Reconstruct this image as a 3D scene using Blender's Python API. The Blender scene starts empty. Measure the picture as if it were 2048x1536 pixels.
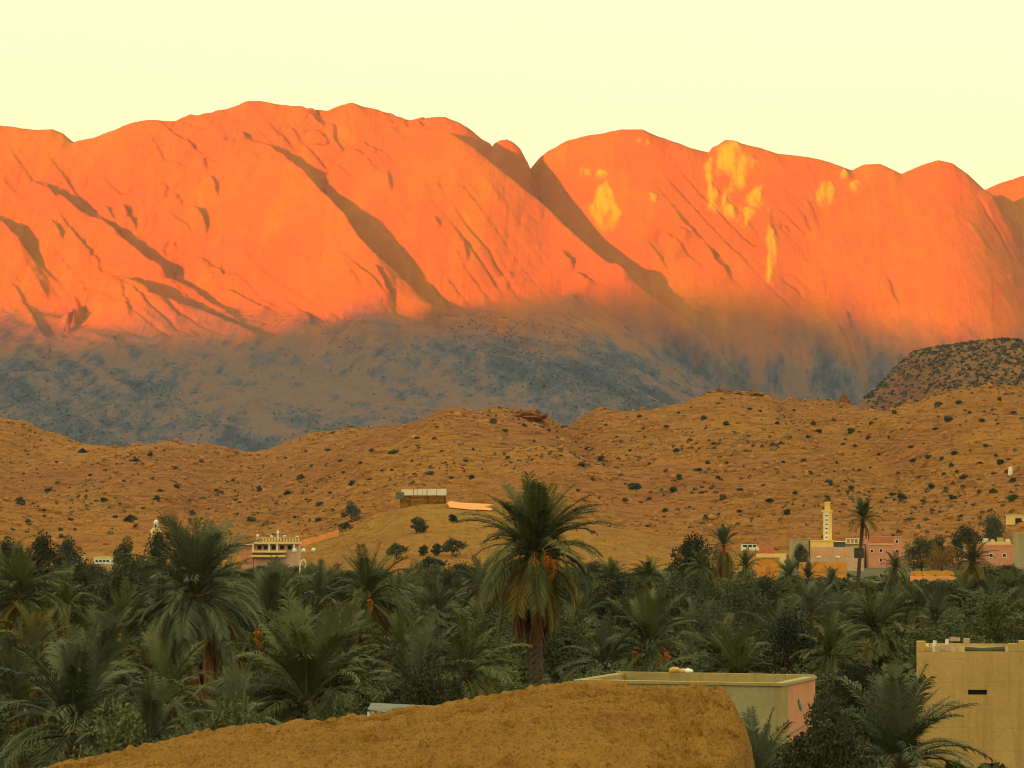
import bpy, bmesh, math, random
import numpy as np
from mathutils import Vector, Matrix, Euler

R = math.radians
random.seed(7)
RNG = np.random.default_rng(11)
SC = bpy.context.scene
COL = SC.collection

# ------------------------------------------------------------------ camera, sky, sun, exposure
FPX = 5807.0            # focal length in pixels of the 2048 wide photograph
EYE = 7.5               # metres above the valley floor
PITCH = math.atan(318.0 / FPX)
cam_d = bpy.data.cameras.new('camera')
cam_d.sensor_width = 36.0
cam_d.lens = 36.0 * FPX / 2048.0
cam_d.clip_start = 0.5
cam_d.clip_end = 60000
cam = bpy.data.objects.new('camera', cam_d)
COL.objects.link(cam)
cam.location = (0, 0, EYE)
cam.rotation_euler = (math.pi / 2 + PITCH, 0, 0)
SC.camera = cam

SUN_AZ = R(38)          # sun stands behind the camera, this far round to the left
SUN_EL = R(1.6)
SKY = 0.245
world = bpy.data.worlds.new('World')
SC.world = world
world.use_nodes = True
wn = world.node_tree
wn.nodes.clear()
w_out = wn.nodes.new('ShaderNodeOutputWorld')
w_sky = wn.nodes.new('ShaderNodeTexSky')
w_sky.sky_type = 'NISHITA'
w_sky.sun_disc = False
w_sky.sun_elevation = SUN_EL
w_sky.sun_rotation = math.pi + SUN_AZ
w_sky.dust_density = 3.0
w_bg1 = wn.nodes.new('ShaderNodeBackground')
w_bg1.inputs[1].default_value = 0.05
w_bg2 = wn.nodes.new('ShaderNodeBackground')          # evenly lit pale yellow evening veil
w_bg2.inputs[0].default_value = (1.15, 1.09, 0.515, 1)
w_bg2.inputs[1].default_value = SKY
w_add = wn.nodes.new('ShaderNodeAddShader')
wn.links.new(w_sky.outputs[0], w_bg1.inputs[0])
wn.links.new(w_bg1.outputs[0], w_add.inputs[0])
wn.links.new(w_bg2.outputs[0], w_add.inputs[1])
wn.links.new(w_add.outputs[0], w_out.inputs[0])

sun_d = bpy.data.lights.new('sun', 'SUN')
sun_d.energy = 5.0
sun_d.angle = R(0.55)
sun_d.color = (1.0, 0.20, 0.002)
sun = bpy.data.objects.new('sun', sun_d)
COL.objects.link(sun)
SUN_DIR = Vector((-math.sin(SUN_AZ) * math.cos(SUN_EL), -math.cos(SUN_AZ) * math.cos(SUN_EL), math.sin(SUN_EL)))
sun.rotation_euler = SUN_DIR.to_track_quat('Z', 'Y').to_euler()
sun.location = (0, 0, 50)

SC.view_settings.view_transform = 'Standard'
SC.view_settings.look = 'None'
SC.view_settings.exposure = 2.05
SC.view_settings.gamma = 1.0
SC.view_settings.use_curve_mapping = False
SC.cycles.use_denoising = True
SC.cycles.filter_width = 1.1
SC.cycles.use_adaptive_sampling = True
SC.cycles.adaptive_threshold = 0.02
SC.cycles.max_bounces = 3
SC.cycles.diffuse_bounces = 2
SC.cycles.glossy_bounces = 1
SC.cycles.transmission_bounces = 2
SC.cycles.volume_bounces = 0
SC.cycles.transparent_max_bounces = 4

# ------------------------------------------------------------------ photo pixel <-> place
CP, SP = math.cos(PITCH), math.sin(PITCH)


def at(px, py, Y):
    """Point of the place seen at photo pixel (px, py), Y metres out."""
    x = (px - 1024.0) / FPX
    y = -(py - 768.0) / FPX
    k = Y / (CP - y * SP)
    return np.array([x * k, Y, EYE + (SP + y * CP) * k])


def ray(px, py):
    p = at(px, py, 1.0)
    return p[0], p[2] - EYE


def project(X, Y, Z):
    dz = Z - EYE
    f = Y * CP + dz * SP
    u = -Y * SP + dz * CP
    return 1024 + FPX * X / f, 768 - FPX * u / f


# ------------------------------------------------------------------ noise
def _hash(ix, iy, seed):
    h = (ix.astype(np.int64) * 374761393 + iy.astype(np.int64) * 668265263 + seed * 974634777) & 0xFFFFFFFF
    h = ((h ^ (h >> 13)) * 1274126177) & 0xFFFFFFFF
    h = h ^ (h >> 16)
    return (h & 0xFFFFFF) / float(0xFFFFFF)


def vnoise(x, y, seed=0):
    ix = np.floor(x); iy = np.floor(y)
    fx = x - ix; fy = y - iy
    fx = fx * fx * fx * (fx * (fx * 6 - 15) + 10)
    fy = fy * fy * fy * (fy * (fy * 6 - 15) + 10)
    a = _hash(ix, iy, seed); b = _hash(ix + 1, iy, seed)
    c = _hash(ix, iy + 1, seed); d = _hash(ix + 1, iy + 1, seed)
    return (a + (b - a) * fx) * (1 - fy) + (c + (d - c) * fx) * fy


def fbm(x, y, octv=4, seed=0, gain=0.5, lac=2.07):
    x = np.asarray(x, float); y = np.asarray(y, float)
    s = 0; amp = 1; tot = 0
    for o in range(octv):
        s = s + amp * (vnoise(x, y, seed + o * 17) - 0.5) * 2
        tot += amp
        amp *= gain
        x = x * lac + 13.7; y = y * lac + 7.1
    return s / tot


def ridged(x, y, octv=4, seed=0):
    x = np.asarray(x, float); y = np.asarray(y, float)
    s = 0; amp = 1; tot = 0
    for o in range(octv):
        s = s + amp * (1 - np.abs(vnoise(x, y, seed + o * 31) * 2 - 1))
        tot += amp
        amp *= 0.5
        x = x * 2.1 + 3.3; y = y * 2.1 + 9.2
    return s / tot


# ------------------------------------------------------------------ materials
MATS = {}


class NT:
    def __init__(self, name):
        self.m = bpy.data.materials.new(name)
        self.m.use_nodes = True
        self.t = self.m.node_tree
        self.t.nodes.clear()
        self.out = self.t.nodes.new('ShaderNodeOutputMaterial')
        self.p = self.t.nodes.new('ShaderNodeBsdfPrincipled')
        self.p.inputs['Roughness'].default_value = 0.85
        self.p.inputs['Specular IOR Level'].default_value = 0.25
        self.t.links.new(self.p.outputs[0], self.out.inputs[0])
        MATS[name] = self.m

    def n(self, kind, **kw):
        nd = self.t.nodes.new('ShaderNode' + kind)
        for k, v in kw.items():
            setattr(nd, k, v)
        return nd

    def l(self, a, b):
        self.t.links.new(a, b)

    def pos(self):
        return self.n('NewGeometry').outputs['Position']

    def obj(self):
        return self.n('TexCoord').outputs['Object']

    def mapped(self, vec, scale=(1, 1, 1), rot=(0, 0, 0)):
        m = self.n('Mapping')
        m.inputs['Scale'].default_value = scale
        m.inputs['Rotation'].default_value = rot
        self.l(vec, m.inputs['Vector'])
        return m.outputs[0]

    def noise(self, vec, scale, detail=6, rough=0.6, dist=0.0):
        t = self.n('TexNoise')
        t.inputs['Scale'].default_value = scale
        t.inputs['Detail'].default_value = detail
        t.inputs['Roughness'].default_value = rough
        t.inputs['Distortion'].default_value = dist
        self.l(vec, t.inputs['Vector'])
        return t.outputs[0]

    def voro(self, vec, scale, feature='F1', rand=1.0):
        t = self.n('TexVoronoi', feature=feature)
        t.inputs['Scale'].default_value = scale
        t.inputs['Randomness'].default_value = rand
        self.l(vec, t.inputs['Vector'])
        return t

    def ramp(self, fac, stops):
        r = self.n('ValToRGB')
        e = r.color_ramp.elements
        while len(e) < len(stops):
            e.new(0.5)
        for i, (p, c) in enumerate(stops):
            e[i].position = p
            e[i].color = (c if len(c) == 4 else tuple(c) + (1,)) if isinstance(c, (tuple, list)) else (c, c, c, 1)
        self.l(fac, r.inputs[0])
        return r.outputs[0]

    def mix(self, fac, a, b, blend='MIX'):
        m = self.n('Mix', data_type='RGBA', blend_type=blend)
        for i, v in ((0, fac), (6, a), (7, b)):
            if hasattr(v, 'links'):
                self.l(v, m.inputs[i])
            elif isinstance(v, (tuple, list)):
                m.inputs[i].default_value = tuple(v) + ((1,) if len(v) == 3 else ())
            else:
                m.inputs[i].default_value = v
        return m.outputs[2]

    def math(self, op, a, b=None, c=None):
        m = self.n('Math', operation=op)
        for i, v in enumerate((a, b, c)):
            if v is None:
                continue
            if hasattr(v, 'links'):
                self.l(v, m.inputs[i])
            else:
                m.inputs[i].default_value = v
        return m.outputs[0]

    def sep(self, vec):
        s = self.n('SeparateXYZ')
        self.l(vec, s.inputs[0])
        return s.outputs

    def bump(self, h, strength=0.5, dist=1.0):
        b = self.n('Bump')
        b.inputs['Strength'].default_value = strength
        b.inputs['Distance'].default_value = dist
        self.l(h, b.inputs['Height'])
        self.l(b.outputs[0], self.p.inputs['Normal'])

    def color(self, c):
        if hasattr(c, 'links'):
            self.l(c, self.p.inputs['Base Color'])
        else:
            self.p.inputs['Base Color'].default_value = tuple(c) + (1,)

    def rand(self):
        return self.n('ObjectInfo').outputs['Random']


def plain(name, col, var=0.25, scale=2.0, rough=0.85, bump=0.0, spec=0.25):
    """a surface of one colour with weathered blotches"""
    t = NT(name)
    o = t.obj()
    n1 = t.noise(o, scale, 6, 0.65)
    n2 = t.noise(o, scale * 6.3, 4, 0.6)
    f = t.math('ADD', t.math('MULTIPLY', n1, 0.65), t.math('MULTIPLY', n2, 0.35))
    lo = tuple(c * (1 - var) for c in col)
    hi = tuple(min(1, c * (1 + var)) for c in col)
    t.color(t.ramp(f, [(0.32, lo), (0.68, hi)]))
    t.p.inputs['Roughness'].default_value = rough
    t.p.inputs['Specular IOR Level'].default_value = spec
    if bump:
        t.bump(f, bump, 0.05)
    return t.m


def m_mountain():
    t = NT('mountain_rock')
    P = t.pos()
    x, y, z = t.sep(P)
    big = t.noise(P, 0.0035, 5, 0.6)
    streak = t.noise(t.mapped(P, (0.030, 0.0035, 0.006), (0, 0, R(-32))), 1.0, 6, 0.65, 0.6)
    fine = t.noise(P, 0.06, 7, 0.7)
    slab = t.ramp(t.math('ADD', t.math('MULTIPLY', big, 0.55), t.math('MULTIPLY', streak, 0.45)),
                  [(0.30, (0.31, 0.088, 0.036)), (0.5, (0.355, 0.110, 0.026)), (0.66, (0.40, 0.160, 0.014))])
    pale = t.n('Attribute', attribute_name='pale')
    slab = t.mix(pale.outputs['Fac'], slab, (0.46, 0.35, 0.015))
    slab = t.mix(t.ramp(fine, [(0.35, 0.35), (0.5, 0.0)]), slab, (0.21, 0.078, 0.04))
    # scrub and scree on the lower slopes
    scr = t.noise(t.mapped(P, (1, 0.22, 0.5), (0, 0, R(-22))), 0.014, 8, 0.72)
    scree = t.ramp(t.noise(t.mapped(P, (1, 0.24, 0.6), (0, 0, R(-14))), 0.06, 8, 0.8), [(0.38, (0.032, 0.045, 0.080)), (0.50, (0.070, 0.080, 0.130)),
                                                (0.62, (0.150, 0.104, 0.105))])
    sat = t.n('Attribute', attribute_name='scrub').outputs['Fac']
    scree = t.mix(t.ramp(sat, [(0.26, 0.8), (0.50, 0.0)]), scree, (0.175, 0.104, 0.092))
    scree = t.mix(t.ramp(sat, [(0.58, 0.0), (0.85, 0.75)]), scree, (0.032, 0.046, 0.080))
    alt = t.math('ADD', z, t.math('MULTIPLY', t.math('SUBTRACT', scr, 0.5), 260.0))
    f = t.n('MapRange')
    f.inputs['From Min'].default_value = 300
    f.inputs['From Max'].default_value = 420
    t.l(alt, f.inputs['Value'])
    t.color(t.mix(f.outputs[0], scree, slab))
    h = t.math('ADD', t.math('MULTIPLY', streak, 1.6), fine)
    t.bump(h, 0.5, 5.0)
    t.p.inputs['Roughness'].default_value = 0.95
    t.p.inputs['Specular IOR Level'].default_value = 0.1
    return t.m


def m_hill(name, cols, green=0.25, scale=1.0, ledge=0.34):
    t = NT(name)
    P = t.pos()
    big = t.noise(P, 0.012 * scale, 5, 0.6)
    mid = t.noise(t.mapped(P, (1, 0.35, 1)), 0.10 * scale, 7, 0.7)
    base = t.ramp(t.math('ADD', t.math('MULTIPLY', big, 0.6), t.math('MULTIPLY', mid, 0.4)),
                  [(0.36, cols[0]), (0.5, cols[1]), (0.64, cols[2])])
    v = t.voro(t.mapped(P, (1, 0.5, 1)), 0.28 * scale)
    dots = t.ramp(v.outputs['Distance'], [(0.12, 1.0), (0.30, 0.0)])
    mask = t.ramp(t.noise(P, 0.03 * scale, 4, 0.6), [(0.45, 0.0), (0.62, green * 2.2)])
    ps = t.mapped(P, (1, 0.22, 1))
    fine = t.noise(ps, 0.34 * scale, 5, 0.75)
    base = t.mix(t.ramp(fine, [(0.33, 0.75), (0.47, 0.0)]), base, tuple(c * 0.42 for c in cols[0]))
    base = t.mix(t.ramp(fine, [(0.55, 0.0), (0.70, 0.55)]), base, tuple(min(1, c * 1.25) for c in cols[2]))
    red = t.noise(P, 0.006 * scale, 6, 0.68)
    base = t.mix(t.ramp(red, [(0.46, 0.0), (0.62, 0.7)]), base, (cols[1][0] * 0.82, cols[1][1] * 0.70, cols[1][2] * 1.3))
    led = t.noise(t.mapped(P, (0.22, 0.35, 4.0), (0, 0, R(8))), 0.10 * scale, 5, 0.7, 0.4)
    line = t.ramp(led, [(0.465, 0.0), (0.50, ledge), (0.515, 0.0)])
    base = t.mix(t.math('MULTIPLY', line, t.ramp(mid, [(0.40, 0.0), (0.58, 1.0)])), base, tuple(c * 0.40 for c in cols[0]))
    t.color(t.mix(t.math('MULTIPLY', dots, mask), base, (0.06, 0.062, 0.03)))
    t.bump(t.math('SUBTRACT', t.math('ADD', mid, fine), line), 1.0, 2.0)
    t.p.inputs['Roughness'].default_value = 0.95
    t.p.inputs['Specular IOR Level'].default_value = 0.1
    return t.m


def m_ground():
    t = NT('valley_soil')
    P = t.pos()
    n = t.noise(P, 0.08, 7, 0.65)
    t.color(t.ramp(n, [(0.35, (0.045, 0.048, 0.022)), (0.55, (0.09, 0.07, 0.03)), (0.7, (0.20, 0.11, 0.035))]))
    t.bump(t.noise(P, 1.5, 6, 0.7), 0.6, 0.3)
    return t.m


def m_boulder():
    t = NT('boulder_granite')
    P = t.pos()
    n1 = t.noise(P, 0.9, 6, 0.6)
    Q = t.mapped(P, (1, 0.30, 1))
    n2 = t.noise(Q, 9.0, 8, 0.75)
    n3 = t.noise(Q, 34.0, 5, 0.75)
    c = t.ramp(n1, [(0.30, (0.54, 0.245, 0.050)), (0.5, (0.65, 0.31, 0.062)), (0.7, (0.74, 0.37, 0.08))])
    c = t.mix(t.ramp(n2, [(0.34, 0.9), (0.48, 0.0)]), c, (0.30, 0.130, 0.025))
    c = t.mix(t.ramp(n3, [(0.56, 0.0), (0.68, 0.6)]), c, (0.85, 0.50, 0.16))
    c = t.mix(t.ramp(n3, [(0.36, 0.9), (0.47, 0.0)]), c, (0.22, 0.10, 0.022))
    t.color(c)
    t.bump(t.math('ADD', t.math('MULTIPLY', n2, 1.0), t.math('MULTIPLY', n3, 0.8)), 1.0, 0.22)
    t.p.inputs['Roughness'].default_value = 0.95
    t.p.inputs['Specular IOR Level'].default_value = 0.1
    return t.m


def m_leaf(name, dark, light, rough=0.7, spec=0.12):
    t = NT(name)
    r = t.rand()
    n = t.noise(t.obj(), 1.7, 3, 0.6)
    f = t.math('ADD', t.math('MULTIPLY', n, 0.45), t.math('MULTIPLY', r, 0.55))
    t.color(t.ramp(f, [(0.25, dark), (0.75, light)]))
    t.p.inputs['Roughness'].default_value = rough
    t.p.inputs['Specular IOR Level'].default_value = spec
    return t.m


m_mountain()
m_hill('ochre_hill', [(0.285, 0.112, 0.026), (0.36, 0.150, 0.030), (0.42, 0.19, 0.034)])
m_hill('knoll_earth', [(0.33, 0.155, 0.026), (0.41, 0.20, 0.032), (0.47, 0.235, 0.040)], 0.12, 1.6, 0.25)
m_hill('scrub_hill', [(0.16, 0.10, 0.055), (0.27, 0.13, 0.055), (0.36, 0.16, 0.06)], 0.4, 1.0)
m_hill('dusk_ridge', [(0.25, 0.11, 0.05), (0.30, 0.14, 0.06), (0.34, 0.17, 0.07)], 0.2, 0.4)
m_ground()
m_boulder()
m_leaf('leaf_olive', (0.045, 0.053, 0.028), (0.123, 0.132, 0.070))
m_leaf('leaf_dark', (0.028, 0.037, 0.024), (0.075, 0.086, 0.050))
m_leaf('leaf_gold', (0.17, 0.085, 0.018), (0.34, 0.15, 0.025))
m_leaf('leaf_scrub', (0.058, 0.060, 0.030), (0.125, 0.095, 0.038))
m_leaf('leaf_hill', (0.060, 0.062, 0.040), (0.115, 0.098, 0.060))
m_leaf('leaf_mount', (0.055, 0.062, 0.070), (0.115, 0.100, 0.092))
m_leaf('leaf_shrub', (0.042, 0.054, 0.038), (0.090, 0.100, 0.060))
m_leaf('frond_green', (0.065, 0.080, 0.036), (0.144, 0.158, 0.065))
m_leaf('frond_grey', (0.080, 0.098, 0.060), (0.149, 0.166, 0.103))
m_leaf('frond_yellow', (0.11, 0.085, 0.020), (0.20, 0.14, 0.03))
m_leaf('frond_dead', (0.12, 0.070, 0.028), (0.24, 0.125, 0.045))
m_leaf('frond_rust', (0.15, 0.065, 0.030), (0.26, 0.105, 0.045))
m_leaf('dates', (0.62, 0.15, 0.015), (0.80, 0.25, 0.03))
plain('palm_bark', (0.080, 0.058, 0.038), 0.5, 6, 0.9)
plain('tree_bark', (0.085, 0.060, 0.040), 0.4, 5, 0.9)


def m_plaster(name, col):
    """mud plaster: faint courses, run-down stains, blotches"""
    t = NT(name)
    o = t.obj()
    x, y, z = t.sep(o)
    blot = t.noise(o, 0.55, 7, 0.65)
    fine = t.noise(o, 7.0, 6, 0.7)
    run = t.noise(t.mapped(o, (3.2, 3.2, 0.22)), 1.0, 6, 0.7)
    wob = t.math('ADD', z, t.math('MULTIPLY', t.noise(o, 1.3, 3, 0.6), 0.10))
    course = t.math('FRACT', t.math('MULTIPLY', wob, 1.35))
    line = t.ramp(course, [(0.0, 0.25), (0.03, 0.0), (0.97, 0.0), (1.0, 0.25)])
    c = t.ramp(t.math('ADD', t.math('MULTIPLY', blot, 0.6), t.math('MULTIPLY', fine, 0.4)), [(0.33, tuple(q * 0.78 for q in col)), (0.67, tuple(min(1, q * 1.15) for q in col))])
    c = t.mix(t.ramp(run, [(0.32, 0.5), (0.48, 0.0)]), c, tuple(q * 0.55 for q in col))
    c = t.mix(t.math('MULTIPLY', line, t.ramp(blot, [(0.40, 0.0), (0.60, 1.0)])), c, tuple(q * 0.5 for q in col))
    t.color(c)
    t.bump(t.math('SUBTRACT', fine, line), 0.4, 0.03)
    t.p.inputs['Roughness'].default_value = 0.95
    return t.m


m_plaster('wall_tan', (0.57, 0.37, 0.145))
m_plaster('wall_dull', (0.40, 0.31, 0.14))
m_plaster('wall_grey', (0.40, 0.345, 0.20))
plain('wall_pink', (0.644, 0.280, 0.175), 0.15, 0.9, 0.9, 0.15)
plain('wall_red', (0.616, 0.182, 0.084), 0.2, 0.6)
plain('wall_cream', (0.806, 0.585, 0.234), 0.12, 0.6)
plain('wall_yellow', (0.825, 0.550, 0.163), 0.12, 0.5)
plain('wall_mauve', (0.630, 0.405, 0.285), 0.2, 0.8)
plain('wall_salmon', (0.837, 0.338, 0.115), 0.15, 0.5)
plain('wall_brown', (0.416, 0.152, 0.072), 0.25, 0.6)
plain('wall_ochre', (0.690, 0.285, 0.038), 0.25, 0.8)
plain('white_paint', (0.78, 0.72, 0.62), 0.12, 1.2)
plain('bright_white', (0.80, 0.80, 0.80), 0.05, 1.2)
plain('roof_dark', (0.075, 0.075, 0.070), 0.25, 1.0)
plain('roof_earth', (0.28, 0.20, 0.075), 0.25, 1.2)
plain('pane_dark', (0.02, 0.022, 0.026), 0.2, 1.0, 0.15, 0, 0.5)
plain('blue_paint', (0.13, 0.24, 0.34), 0.2, 4)
plain('slate_sheet', (0.12, 0.135, 0.14), 0.2, 1.5, 0.6)
plain('wood_pole', (0.40, 0.30, 0.17), 0.2, 2)
plain('rock_scatter', (0.36, 0.155, 0.040), 0.5, 0.13)
plain('van_white', (0.75, 0.74, 0.66), 0.05, 1.0, 0.4)

# ------------------------------------------------------------------ object helpers


def link(name, mesh, mat=None, parent=None, loc=None, rz=None, scale=None):
    o = bpy.data.objects.new(name, mesh)
    COL.objects.link(o)
    if mat is not None and mesh is not None and not mesh.materials:
        mesh.materials.append(MATS[mat])
    if parent is not None:
        o.parent = parent
    if loc is not None:
        o.location = loc
    if rz is not None:
        o.rotation_euler = (0, 0, rz)
    if scale is not None:
        o.scale = scale if hasattr(scale, '__len__') else (scale,) * 3
    return o


def tag(o, label=None, cat=None, group=None, kind=None):
    for k, v in (('label', label), ('category', cat), ('group', group), ('kind', kind)):
        if v:
            o[k] = v
    return o


def thing(name, loc, label, cat, group=None, rz=0.0):
    return tag(link(name, None, loc=loc, rz=rz), label, cat, group)


def pydata(name, v, f, smooth=False):
    me = bpy.data.meshes.new(name)
    me.from_pydata([tuple(p) for p in v], [], f)
    if smooth:
        me.polygons.foreach_set('use_smooth', [True] * len(me.polygons))
    me.update()
    return me


def npmesh(name, v, quads=None, tris=None, smooth=False):
    """fast mesh from arrays"""
    v = np.asarray(v, np.float32)
    loops = []; starts = []; n = 0
    if quads is not None and len(quads):
        quads = np.asarray(quads, np.int32)
        loops.append(quads.ravel()); starts.append(np.arange(len(quads)) * 4); n += len(quads) * 4
    if tris is not None and len(tris):
        tris = np.asarray(tris, np.int32)
        loops.append(tris.ravel()); starts.append(n + np.arange(len(tris)) * 3)
    loops = np.concatenate(loops).astype(np.int32); starts = np.concatenate(starts).astype(np.int32)
    me = bpy.data.meshes.new(name)
    me.vertices.add(len(v)); me.vertices.foreach_set('co', v.ravel())
    me.loops.add(len(loops)); me.loops.foreach_set('vertex_index', loops)
    me.polygons.add(len(starts)); me.polygons.foreach_set('loop_start', starts)
    if smooth:
        me.polygons.foreach_set('use_smooth', np.ones(len(starts), bool))
    me.update(calc_edges=True)
    return me


def grid_mesh(name, xs, ys, Z, smooth=True):
    XX, YY = np.meshgrid(xs, ys)
    v = np.stack([XX, YY, Z], -1).reshape(-1, 3)
    ny, nx = Z.shape
    idx = np.arange(nx * ny).reshape(ny, nx)
    q = np.stack([idx[:-1, :-1], idx[:-1, 1:], idx[1:, 1:], idx[1:, :-1]], -1).reshape(-1, 4)
    return npmesh(name, v, quads=q, smooth=smooth)


class MB:
    """collects boxes, bars and prisms into one mesh"""

    def __init__(self):
        self.v = []; self.f = []

    def add(self, v, f):
        n = len(self.v)
        self.v += [tuple(p) for p in v]
        self.f += [tuple(i + n for i in q) for q in f]
        return self

    def box(self, x0, x1, y0, y1, z0, z1):
        v = [(x0, y0, z0), (x1, y0, z0), (x1, y1, z0), (x0, y1, z0), (x0, y0, z1), (x1, y0, z1), (x1, y1, z1), (x0, y1, z1)]
        return self.add(v, [(0, 3, 2, 1), (4, 5, 6, 7), (0, 1, 5, 4), (1, 2, 6, 5), (2, 3, 7, 6), (3, 0, 4, 7)])

    def tube(self, pts, rad, n=6, cap=True):
        pts = [Vector(p) for p in pts]
        if not hasattr(rad, '__len__'):
            rad = [rad] * len(pts)
        v = []; f = []
        up = Vector((0.31, 0.17, 0.93))
        for i, p in enumerate(pts):
            d = (pts[min(i + 1, len(pts) - 1)] - pts[max(i - 1, 0)]).normalized()
            a = d.cross(up)
            if a.length < 1e-3:
                a = d.cross(Vector((1, 0, 0)))
            a.normalize(); b = d.cross(a)
            for k in range(n):
                t = 2 * math.pi * k / n
                v.append(p + (a * math.cos(t) + b * math.sin(t)) * rad[i])
        for i in range(len(pts) - 1):
            for k in range(n):
                k2 = (k + 1) % n
                f.append((i * n + k, i * n + k2, (i + 1) * n + k2, (i + 1) * n + k))
        if cap:
            f.append(tuple(range(n))[::-1]); f.append(tuple(range((len(pts) - 1) * n, len(pts) * n)))
        return self.add(v, f)

    def lathe(self, prof, n=10, c=(0, 0, 0)):
        v = []; f = []
        for (r, z) in prof:
            for k in range(n):
                t = 2 * math.pi * k / n
                v.append((c[0] + r * math.cos(t), c[1] + r * math.sin(t), c[2] + z))
        for i in range(len(prof) - 1):
            for k in range(n):
                k2 = (k + 1) % n
                f.append((i * n + k, i * n + k2, (i + 1) * n + k2, (i + 1) * n + k))
        return self.add(v, f)

    def build(self, name, mat, parent=None, bevel=0.0, smooth=False):
        me = pydata(name, self.v, self.f, smooth)
        if bevel:
            bm = bmesh.new(); bm.from_mesh(me)
            bmesh.ops.bevel(bm, geom=list(bm.edges), offset=bevel, segments=1, affect='EDGES', clamp_overlap=True)
            bm.to_mesh(me); bm.free()
        return link(name, me, mat, parent)


def box(name, mat, parent, x0, x1, y0, y1, z0, z1, bevel=0.0):
    return MB().box(x0, x1, y0, y1, z0, z1).build(name, mat, parent, bevel)


# ------------------------------------------------------------------ terrain as height functions of (X, Y)
class Lobe:
    """one sheet of rock: a top edge running across the view, a face falling towards the valley, a back falling away"""

    def __init__(self, pts, front, back, r, side=1.0, soft=0.0, blur=60.0):
        p = np.array(sorted(pts, key=lambda q: q[0]))
        self.x, self.y, self.z = p[:, 0], p[:, 1], p[:, 2]
        self.soft = soft                # the face forgets the small notches of its crest over this distance
        if soft:
            self.gx = np.linspace(self.x[0], self.x[-1], 500)
            h = self.gx[1] - self.gx[0]
            n = int(blur * 2.5 / h)
            k = np.exp(-0.5 * (np.arange(-n, n + 1) * h / blur) ** 2)
            k /= k.sum()
            f = lambda q: np.convolve(np.pad(np.interp(self.gx, self.x, q), n, mode='edge'), k, 'valid')
            self.gy, self.gz = f(self.y), f(self.z)
        self.front, self.back, self.r, self.side = front, back, r, side

    def __call__(self, X, Y):
        ey0 = np.interp(X, self.x, self.y)
        ez = np.interp(X, self.x, self.z)
        ey = ey0
        if self.soft:
            w = np.clip((ey0 - Y) / self.soft, 0, 1)
            w = w * w * (3 - 2 * w)
            ez = ez + (np.interp(X, self.gx, self.gz) - ez) * w
            ey = ey0 + (np.interp(X, self.gx, self.gy) - ey0) * w
        out = np.maximum(self.x[0] - X, 0) + np.maximum(X - self.x[-1], 0)
        d = ey - Y
        s = np.sqrt(d * d + self.r ** 2) - self.r
        g = np.where(d > 0, self.front * s, self.back * s)
        return ez - g - self.side * out


def smax(a, b, k):
    h = np.clip(0.5 + 0.5 * (a - b) / k, 0, 1)
    return b + (a - b) * h + k * h * (1 - h)


def march(fn, px, py, y0, y1, n=900):
    kx, kz = ray(px, py)
    Y = np.linspace(y0, y1, n)
    hit = fn(kx * Y, Y) >= EYE + kz * Y
    if not hit.any():
        return None
    return Y[np.argmax(hit)]


LOBES = []


def mount_base(X, Y):
    # scree apron rising to the foot of the slabs
    t = np.clip((Y - 2700) / 2100.0, 0, 1.6)
    k_ = np.clip((X - 60) / 420.0, 0, 1)
    z = -20 + 395 * t ** 1.35 * (1 - 0.36 * k_ * k_ * (3 - 2 * k_))
    z = z + 30 * fbm(X / 420.0, Y / 700.0, 4, 5)
    # gullies of the apron, running towards the viewer's right
    u = (X + 0.55 * (Y - 4000))
    z = z + 26 * (ridged(u / 330.0, Y / 1500.0, 3, 8) - 0.6) * np.clip(t * 1.5, 0, 1)
    for lb in LOBES:
        z = smax(z, lb(X, Y), 10.0)
    return z


def skyline(pts, Y):
    return [at(px, py, Y + (q[2] if len(q) > 2 else 0)) for q in pts for px, py in [q[:2]]]


# back ridge left of the notch, and the right-hand massif with the far spur
LOBES.append(Lobe(skyline([(1880, 470), (1965, 380), (2000, 365), (2048, 350), (2150, 335), (2300, 345), (2600, 330), (3000, 390)], 5900), 0.85, 0.7, 25, 1.0, 90, 70))
LOBES.append(Lobe(skyline([(-1200, 420), (-900, 340), (-600, 330), (-300, 285), (-120, 262), (0, 250), (30, 257), (60, 262), (105, 257), (130, 268), (148, 284), (165, 280), (200, 271), (250, 251), (300, 238),
                           (350, 236), (385, 228), (440, 216), (480, 210), (497, 200), (515, 198), (560, 205), (620, 216), (655, 222), (680, 214), (705, 211),
                           (750, 221), (800, 238), (822, 243), (845, 237), (890, 236), (930, 252), (965, 282), (985, 290), (1000, 281), (1018, 279),
                           (1040, 296), (1058, 330), (1085, 430), (1110, 560)], 5420), 0.95, 0.8, 22, 1.0, 90, 70))
LOBES.append(Lobe(skyline([(985, 470), (1030, 390), (1060, 340), (1080, 315), (1095, 302), (1130, 285), (1165, 272), (1200, 266), (1245, 259), (1285, 259), (1320, 274), (1380, 295),
                           (1417, 305), (1425, 294), (1436, 291), (1450, 281), (1490, 290), (1560, 310), (1600, 313), (1640, 318), (1680, 330), (1705, 339),
                           (1728, 325), (1760, 325), (1785, 337), (1803, 346), (1840, 330), (1875, 319), (1905, 326), (1935, 348), (1965, 378),
                           (2010, 432), (2060, 500), (2150, 610), (2250, 700)], 5480), 0.95, 0.8, 22, 1.0, 90, 70))


def sheet(pts, front=0.95, back=1.1, r=9.0):
    w = []
    for px, py, gap in pts:
        Y = march(mount_base, px, py, 3000, 6000)
        Y = (Y if Y else 5300) - gap
        if w and px > 860:
            Y = min(Y, w[-1][1] - 0.72 * (w[-1][2] - at(px, py, Y)[2]))
        w.append(at(px, py, Y))
    LOBES.append(Lobe(w, front, back, r, 1.2, 70, 35))


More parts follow.
